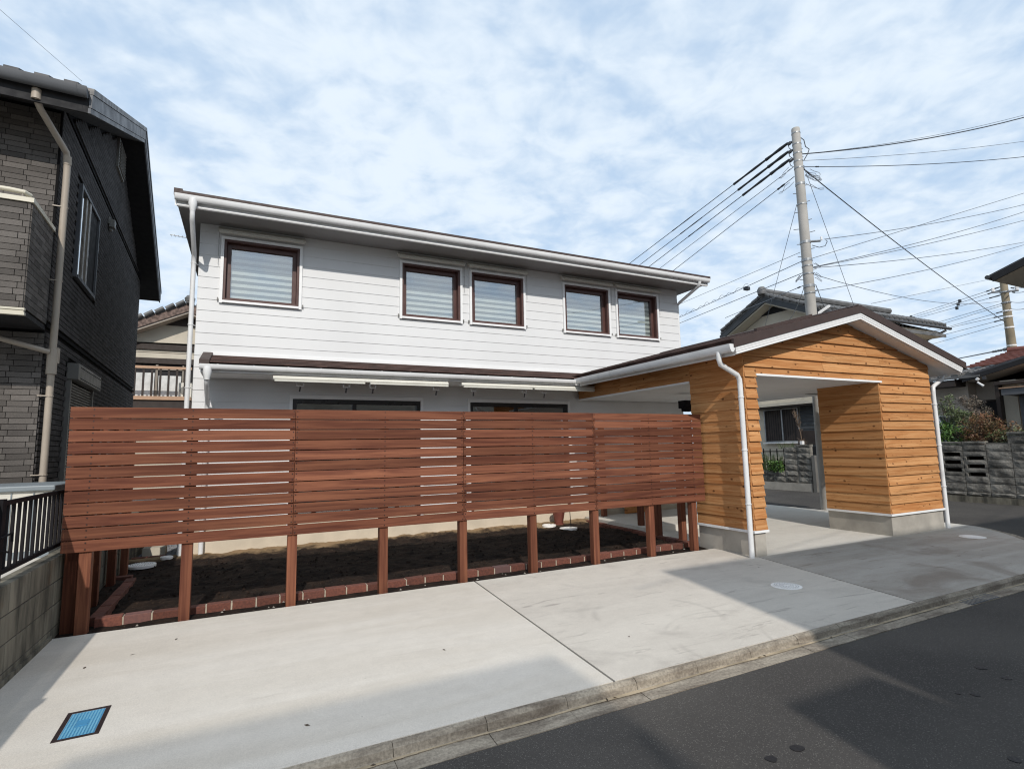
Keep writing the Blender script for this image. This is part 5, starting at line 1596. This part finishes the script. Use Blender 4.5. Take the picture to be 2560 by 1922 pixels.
wl = thing('split_block_wall', 'low weathered rough-block wall end seen through the carport opening', 'wall', (15.25, 11.5, G))
XL = 15.20
make('footing', MB().box(XL - .03, XL + .16, 10.74, 14.5, -1.75, -1.245), 'foundation', wl)
make('wall_core', MB().box(XL + .03, XL + .10, 10.76, 14.5, -1.3, -.90), 'blockjoint', wl)
make('wall_core', MB().box(XL + .03, XL + .10, 10.76, 11.62, -.90, -.16), 'blockjoint', wl)
rw = [(-1.245, -1.053), (-1.053, -.879), (-.879, -.693), (-.693, -.518), (-.518, -.331), (-.331, -.155)]
for k, (za, zb) in enumerate(rw):
    y = 10.745
    while y < (14.2 if k < 2 else 11.6):
        rough_block(wl, XL, y, y + .435, za + g_, zb, .03)
        y += .445
rough_block(wl, XL - .015, 10.74, 11.2, -.150, -.075, .01, .17)
make('gate_post', MB().box(XL - .05, XL + .05, 10.58, 10.68, -1.6, -.40), 'shutter', wl)
solo('planter_rail', MB().box(15.3, 15.33, 11.7, 13.2, -.30, -.27).box(15.3, 15.33, 11.7, 13.2, -.72, -.69).box(15.3, 15.33, 11.7, 11.72, -.88, -.2).box(15.3, 15.33, 11.95, 11.97, -.88, -.2).box(15.3, 15.33, 12.2, 12.22, -.88, -.2).box(15.3, 15.33, 12.45, 12.47, -.88, -.2).box(15.3, 15.33, 12.7, 12.72, -.88, -.2).box(15.3, 15.33, 12.95, 12.97, -.88, -.2), 'blackalu', 'small black railing over the low block wall, among green plants', 'railing')
solo('mail_box', MB().box(15.24, 15.34, 11.0, 11.08, -.07, .03), 'lampwhite', 'small white box on the end of the rough-block wall below the dark shutters', 'box')

# ------------------------------------------------------------------ houses at far right
rh = thing('grey_eave_house', 'pinkish stucco house with dark eaves behind the split-block wall at right', 'house', (19, 5, G))
make('wall', MB().box(17.5, 24, 7.62, 9.9, -1.7, 1.62), 'stuccopink', rh)
make('wall', MB().box(17.9, 24, 1.0, 7.62, -1.7, 1.50), 'stuccopink', rh)
make('wall', MB().box(18.0, 24, .6, 5.25, 1.5, 4.15), 'stuccopink', rh)
def lean(x0, x1, ya, za, yb, zb, t, parent, mat, nm):
    return make(nm, MB().extrude([(ya, za), (yb, zb), (yb, zb - t), (ya, za - t)], 'x', x0, x1), mat, parent)
lo = lean(17.0, 22, 7.50, 1.66, 3.0, 2.77, .10, rh, 'rooftile', 'lower_roof')
lean(16.97, 17.02, 7.50, 1.60, 3.0, 2.71, .12, lo, 'darksoffit', 'barge_board')
lean(17.02, 18.0, 7.45, 1.52, 3.0, 2.60, .02, lo, 'stuccopink', 'soffit')
make('gutter', MB().tube([(16.98, 7.53, 1.60), (22, 7.53, 1.60)], .055, 8), 'darksoffit', lo)
uo = make('upper_roof', MB().extrude([(6.66, 4.16), (3.4, 5.24), (.1, 4.16), (.1, 4.06), (3.4, 5.14), (6.66, 4.06)], 'x', 17.0, 25), 'rooftile', rh)
make('barge_board', MB().extrude([(6.60, 4.13), (3.4, 5.19), (.2, 4.13), (.2, 3.97), (3.4, 5.03), (6.60, 3.97)], 'x', 16.97, 17.02), 'darksoffit', uo)
make('soffit', MB().extrude([(6.6, 4.0), (3.4, 5.03), (.2, 4.0), (.2, 3.98), (3.4, 5.01), (6.6, 3.98)], 'x', 17.03, 24), 'stucco', uo)
make('gutter', MB().tube([(16.95, 6.69, 4.10), (25, 6.69, 4.10)], .055, 8), 'darkmetal', uo)
ts = MB()
for r in range(6):
    x0 = 17.0 + r * .22
    for i in range(8):
        y = 7.35 + i * .32
        ts.tube([(x0, y, 1.66 + r * .045), (x0 + .26, y, 1.66 + (r + 1) * .045)], [.09, .08], 6)
make('side_roof', MB().hexa([(16.95, 7.1, 1.58), (16.95, 9.9, 1.58), (19.2, 9.9, 1.98), (19.2, 7.1, 1.98), (16.95, 7.1, 1.64), (16.95, 9.9, 1.64), (19.2, 9.9, 2.04), (19.2, 7.1, 2.04)]), 'greytile', rh)
make('side_roof_tiles', ts, 'greytile', rh, kind='stuff')
make('side_eave', MB().box(16.97, 17.6, 7.66, 9.9, 1.40, 1.57), 'darkwood', rh)
rw_ = make('window', MB().box(17.88, 17.90, 6.95, 7.60, -.6, .98), 'dark', rh)
make('window_frame', MB().box(17.84, 17.88, 6.95, 7.60, .98, 1.02).box(17.84, 17.88, 6.92, 6.97, -.6, .98), 'darkwood', rw_)
make('corner_post', MB().box(17.05, 17.25, 6.78, 6.86, -1.5, 1.42), 'darkwood', rh)
make('column', MB().box(17.25, 17.55, 6.50, 6.82, -1.5, 1.45), 'stucco', rh)
make('dark_lintel', MB().box(17.0, 17.3, 5.9, 6.85, 1.33, 1.40), 'darkwood', rh)
make('canopy', MB().box(16.5, 17.3, 4.0, 6.52, 1.03, 1.19), 'greymetal', rh)
make('canopy_cap', MB().box(16.47, 17.3, 4.0, 6.55, 1.19, 1.215), 'rail', rh)
make('porch_wall', MB().box(17.1, 17.2, 6.10, 6.42, -1.5, 1.02), 'greymetal', rh)
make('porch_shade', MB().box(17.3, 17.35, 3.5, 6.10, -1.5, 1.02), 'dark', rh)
make('upper_bay', MB().box(17.5, 18.0, 4.5, 6.28, 1.25, 1.95), 'stucco', rh)
fl_ = thing('flood_lamp', 'small white spot lamp under the dark eave at right', 'lamp', (17.0, 7.15, 1.4))
make('lamp_body', MB().tube([(16.93, 7.16, 1.50), (16.93, 7.12, 1.54)], .04, 8).tube([(16.93, 7.15, 1.44), (16.93, 7.03, 1.33)], [.022, .03], 8), 'lampwhite', fl_)
make('lamp_bracket', MB().box(16.95, 17.0, 6.98, 7.05, 1.50, 1.58), 'darkmetal', fl_)

red = thing('red_roof_house', 'house with faded red tiled roof beyond the grey-eaved house', 'house', (26, 7, G))
make('wall', MB().box(23.4, 29, 3, 9.3, -1.7, 2.4), 'stucco', red)
redr = make('roof', MB().add([(22.6, 9.84, 2.47), (22.6, 3.0, 2.47), (29.4, 3.0, 2.47), (29.4, 9.84, 2.47), (26.0, 9.84, 3.25), (26.0, 9.2, 3.26), (26.0, 6.0, 3.05)],
                             [(0, 1, 6, 5, 4), (1, 2, 6), (2, 3, 4, 5, 6), (0, 4, 3), (0, 3, 2, 1)]), 'redtile', red)
rt_ = MB()
for r in range(9):
    xx = 22.58 + r * .38
    zz = 2.475 + r * .38 * .2294
    rt_.hexa([(xx, 9.86, zz - .01), (xx + .40, 9.86, zz + .07), (xx + .40, 4.0 + r * .2, zz + .07), (xx, 4.0, zz - .01), (xx, 9.86, zz + .045), (xx + .40, 9.86, zz + .10), (xx + .40, 4.0 + r * .2, zz + .10), (xx, 4.0, zz + .045)])
make('tile_courses', rt_, 'redtile', redr, kind='stuff')
make('ridge', MB().tube([(26.0, 9.9, 3.30), (26.0, 6.0, 3.12)], .12, 8), 'redtile', redr)

van = thing('parked_van', 'silver-blue parked van half hidden behind the shrubs and block wall', 'van', (17.0, 8.75, -1.45))
make('body', MB().extrude([(7.75, -1.15), (7.75, .05), (7.95, .62), (9.3, .68), (9.55, .55), (9.6, -1.15)], 'x', 16.45, 17.3), 'carpaint', van, bevel=.05)
make('windscreen', MB().hexa([(16.52, 7.745, .08), (17.23, 7.745, .08), (17.2, 7.93, .58), (16.55, 7.93, .58), (16.52, 7.735, .10), (17.23, 7.735, .10), (17.2, 7.92, .60), (16.55, 7.92, .60)]), 'darkglass', van)
make('side_window', MB().box(16.435, 16.45, 8.05, 9.4, .08, .52), 'darkglass', van)
for yy in (8.1, 9.2):
    w_ = make('wheel', MB().tube([(16.44, yy, -1.17), (16.62, yy, -1.17)], .29, 18), 'blackalu', van)
    make('rim', MB().tube([(16.43, yy, -1.17), (16.44, yy, -1.17)], .17, 14), 'galv', w_)

# ------------------------------------------------------------------ plants
struct('planting_bed', MB().box(15.5, 17.2, 5.2, 7.75, -1.7, -.22), 'soil')  # soil filled high behind the block wall so its open slots look dark
def shrub(name, lab, cx, cy, z0, blobs, leaf, n, size, seed, stems=5, cat='shrub'):
    rd = random.Random(seed)
    t = thing(name, lab, cat, (cx, cy, z0))
    tk = MB()
    for i in range(stems):
        b = blobs[i % len(blobs)]
        q = [cx + rd.uniform(-.05, .05), cy + rd.uniform(-.05, .05), z0]
        e = [b[0], b[1], b[2] + b[5] * .3]
        mid_ = [(q[k] + e[k]) / 2 + rd.uniform(-.06, .06) for k in range(3)]
        tk.tube([q, mid_, e], .022, 6, .006)
    for b in blobs:
        for i in range(10):
            d = Vector((rd.gauss(0, 1), rd.gauss(0, 1), rd.gauss(0, 1))).normalized()
            e = (b[0] + d.x * b[3] * .9, b[1] + d.y * b[4] * .9, b[2] + d.z * b[5] * .9)
            tk.tube([(b[0], b[1], b[2] - b[5] * .3), e], .008, 4, .003)
    make('trunk', tk, 'bark', t)
    cr = MB()
    tot = sum(b[3] * b[4] * b[5] for b in blobs)
    for b in blobs:
        k = int(n * b[3] * b[4] * b[5] / tot)
        # twig clusters inside each lobe leave gaps between them
        cl_ = []
        for i in range(max(6, k // 22)):
            d = Vector((rd.gauss(0, 1), rd.gauss(0, 1), rd.gauss(0, 1))).normalized() * rd.uniform(.45, 1.0) ** .6
            cl_.append((b[0] + d.x * b[3], b[1] + d.y * b[4], b[2] + d.z * b[5]))
        for i in range(k):
            c = rd.choice(cl_)
            p = Vector((c[0] + rd.gauss(0, .045), c[1] + rd.gauss(0, .045), c[2] + rd.gauss(0, .04)))
            a = Vector((rd.gauss(0, 1), rd.gauss(0, 1), rd.gauss(0, .8))).normalized()
            s2 = a.cross(Vector((rd.gauss(0, 1), rd.gauss(0, 1), rd.gauss(0, 1)))).normalized()
            L, w_ = size * rd.uniform(.6, 1.3), size * rd.uniform(.28, .45)
            cr.add([p - a * L, p + s2 * w_ * .9, p + a * L, p - s2 * w_], [(0, 1, 2, 3)])
    make('crown', cr, leaf, t, kind='stuff')
    return t
shrub('green_shrub', 'low glossy green shrub behind the slotted block wall, nearest the carport', 15.85, 7.55, -1.3,
      [(15.8, 7.55, .12, .3, .32, .28), (15.85, 7.25, .10, .28, .28, .24), (15.75, 7.75, -.05, .25, .25, .25), (15.8, 7.4, -.25, .3, .4, .25)], 'leaf_green', 2600, .045, 1)
shrub('olive_shrub', 'taller sparse olive shrub rising above the green one by the pale wall', 16.25, 7.50, -1.3,
      [(16.2, 7.60, .75, .16, .14, .20), (16.2, 7.48, .95, .12, .10, .14), (16.25, 7.42, .55, .2, .2, .25), (16.2, 7.68, 1.02, .07, .07, .08), (16.3, 7.25, .50, .2, .2, .2)], 'leaf_olive', 1300, .035, 2)
shrub('dusty_conifer', 'layered dusty mauve garden tree between the olive and russet shrubs', 16.7, 7.2, -1.3,
      [(16.7, 7.30, 1.00, .2, .22, .08), (16.6, 7.18, .84, .22, .26, .08), (16.6, 7.02, .66, .25, .25, .10), (16.6, 7.25, .5, .25, .25, .12)], 'leaf_dusty', 1700, .03, 3, cat='tree')
shrub('russet_shrub', 'russet autumn shrub in front of the dark window, rightmost of the shrubs', 15.95, 6.75, -1.3,
      [(15.9, 6.85, .22, .3, .34, .30), (15.9, 6.65, .40, .26, .26, .26), (15.9, 6.45, .20, .25, .25, .26), (15.95, 6.22, .18, .22, .18, .20), (15.9, 6.95, .02, .25, .25, .2), (15.9, 6.55, .0, .3, .5, .18)], 'leaf_red', 4200, .03, 4)
shrub('bonsai_bush', 'small dark bush low behind the wall below the russet shrub', 15.75, 6.2, -1.3,
      [(15.75, 6.3, .0, .2, .25, .15), (15.75, 6.0, .02, .2, .2, .14)], 'leaf_olive', 900, .03, 5)
# tufts and a dry seedling seen through the carport
rd = random.Random(9)
gp_ = thing('grass_tuft', 'tuft of green blades and round leaves over the low wall behind the carport', 'plant', (15.35, 12.1, -.9))
bl = MB()
for i in range(240):
    x0, y0 = 15.3 + rd.uniform(-.1, .15), 11.7 + rd.uniform(0, 1.2)
    h = rd.uniform(.3, .72)
    dx, dy = rd.uniform(-.12, .08), rd.uniform(-.14, .14)
    w_ = .010
    bl.add([(x0, y0 - w_, -.95), (x0, y0 + w_, -.95), (x0 + dx * .5, y0 + dy * .4 + w_ * .8, -.95 + h * .6), (x0 + dx * .5, y0 + dy * .4 - w_ * .8, -.95 + h * .6), (x0 + dx, y0 + dy, -.95 + h)], [(0, 1, 2, 3), (3, 2, 4)])
make('blades', bl, 'leaf_blade', gp_, kind='stuff')
rl_ = MB()
for i in range(320):
    p = Vector((15.2 + rd.uniform(-.08, .08), 11.68 + rd.uniform(0, .55), -.80 + rd.uniform(-.12, .22)))
    a = Vector((rd.gauss(-.4, 1), rd.gauss(0, 1), rd.gauss(0, 1))).normalized()
    s2 = a.cross(Vector((rd.gauss(0, 1), rd.gauss(0, 1), rd.gauss(0, 1)))).normalized()
    r = .026
    rl_.add([p + (a * math.cos(k * 1.047) + s2 * math.sin(k * 1.047)) * r for k in range(6)], [tuple(range(6))])
make('round_leaves', rl_, 'leaf_green', gp_, kind='stuff')
sd_ = thing('dry_plant', 'tall dry feathery plant before the dark shutters, seen through the carport', 'plant', (15.6, 11.25, -.3))
tw = MB()
tw.tube([(15.6, 11.20, -.5), (15.58, 11.28, .3), (15.55, 11.36, .75), (15.55, 11.42, .95)], .011, 5, .004)
for i in range(90):
    t_ = rd.uniform(0, 1)
    b0 = Vector((15.57, 11.29 + .12 * t_, .42 + .52 * t_))
    d = Vector((rd.uniform(-.06, .06), rd.uniform(-.10, .10), rd.uniform(.06, .2)))
    tw.tube([b0, b0 + d], .004, 3, .002)
for i in range(70):
    b0 = Vector((15.6 + rd.uniform(-.05, .05), 11.22 + rd.uniform(-.05, .05), -.2 + rd.uniform(-.1, .25)))
    tw.tube([b0, b0 + Vector((rd.uniform(-.1, .1), rd.uniform(-.14, .14), rd.uniform(-.02, .16)))], .005, 3, .002)
make('twigs', tw, 'twig', sd_, kind='stuff')
wd_ = thing('weed', 'thin weeds leaning over the top of the rough-block wall', 'plant', (15.3, 11.5, -.2))
tw = MB()
for i in range(36):
    b0 = Vector((15.25 + rd.uniform(-.05, .05), 11.3 + rd.uniform(0, .5), -.2))
    tw.tube([b0, b0 + Vector((rd.uniform(-.05, .05), rd.uniform(-.12, .12), rd.uniform(.08, .26)))], .006, 3, .002)
make('stalks', tw, 'leaf_blade', wd_, kind='stuff')

# ------------------------------------------------------------------ houses across the road, behind the lens (they cast the shade on the apron)
ha = thing('opposite_house', 'grey flat-topped house across the road whose shade reaches the carport apron', 'house', (8, -7, G))
make('wall', MB().box(2.40, 14.2, -10, -4.72, -1.7, 5.58), 'stucco', ha)
make('parapet', MB().box(2.36, 14.24, -10.04, -4.68, 5.58, 5.72), 'darkmetal', ha)
make('porch', MB().box(1.55, 2.40, -9, -4.2, -1.7, 3.25), 'stucco', ha)  # unseen side block, added to widen the shade on the road
for xx in (4, 6.5, 9.5, 12):
    ww = make('window', MB().box(xx, xx + 1.4, -4.72, -4.68, 2.2, 3.4), 'mullion', ha)
    make('pane', MB().box(xx + .06, xx + 1.34, -4.68, -4.675, 2.26, 3.34), 'darkglass', ww)
hb = thing('sheet_roof_house', 'low cream house across the road under an unseen smoky sheet added to half-shade the apron', 'house', (-1, -7, G))
make('wall', MB().box(-10, .3, -11, -5.6, -1.7, 1.6), 'stucco', hb)
for xx in (-2.45, .22):
    for yy in (-10.8, -5.7):
        make('post', MB().box(xx - .03, xx + .03, yy - .03, yy + .03, 1.6, 4.45), 'white', hb)
make('shade_sheet', MB().box(-2.52, .28, -11, -4.6, 4.47, 4.475), 'smokysheet', hb)  # unseen sheet, added to throw a faint partial shade on the apron
ww = make('window', MB().box(-1.8, -.5, -5.6, -5.56, -.6, 1.2), 'mullion', hb)
make('pane', MB().box(-1.74, -.56, -5.56, -5.555, -.54, 1.14), 'darkglass', ww)

p3 = thing('utility_pole', 'utility pole across the road, mirrored in the rightmost upstairs window', 'utility pole', (18.7, -3.0, -1.57))
make('shaft', MB().lathe((18.7, -3.0), [(.17, -1.7), (.11, 8.2), (.0, 8.22)], 14), 'pole', p3, smooth=True)
make('crossarm', MB().box(17.9, 19.5, -3.05, -2.95, 7.45, 7.53).box(18.1, 19.3, -3.05, -2.95, 6.35, 6.43), 'galv', p3)
cable('road_wire', 'power cable on the pole across the road, mirrored in the upstairs windows', (18.7, -3.0, 7.55), (2.0, -3.1, 4.2), .009, .2, 'cable')
cable('road_wire', 'thin wire under the power cable across the road, mirrored in the upstairs windows', (18.7, -3.0, 6.45), (6.0, -3.1, 3.9), .008, .2, 'cable')

for o in bpy.data.objects:
    if '_o' in o:
        del o['_o']
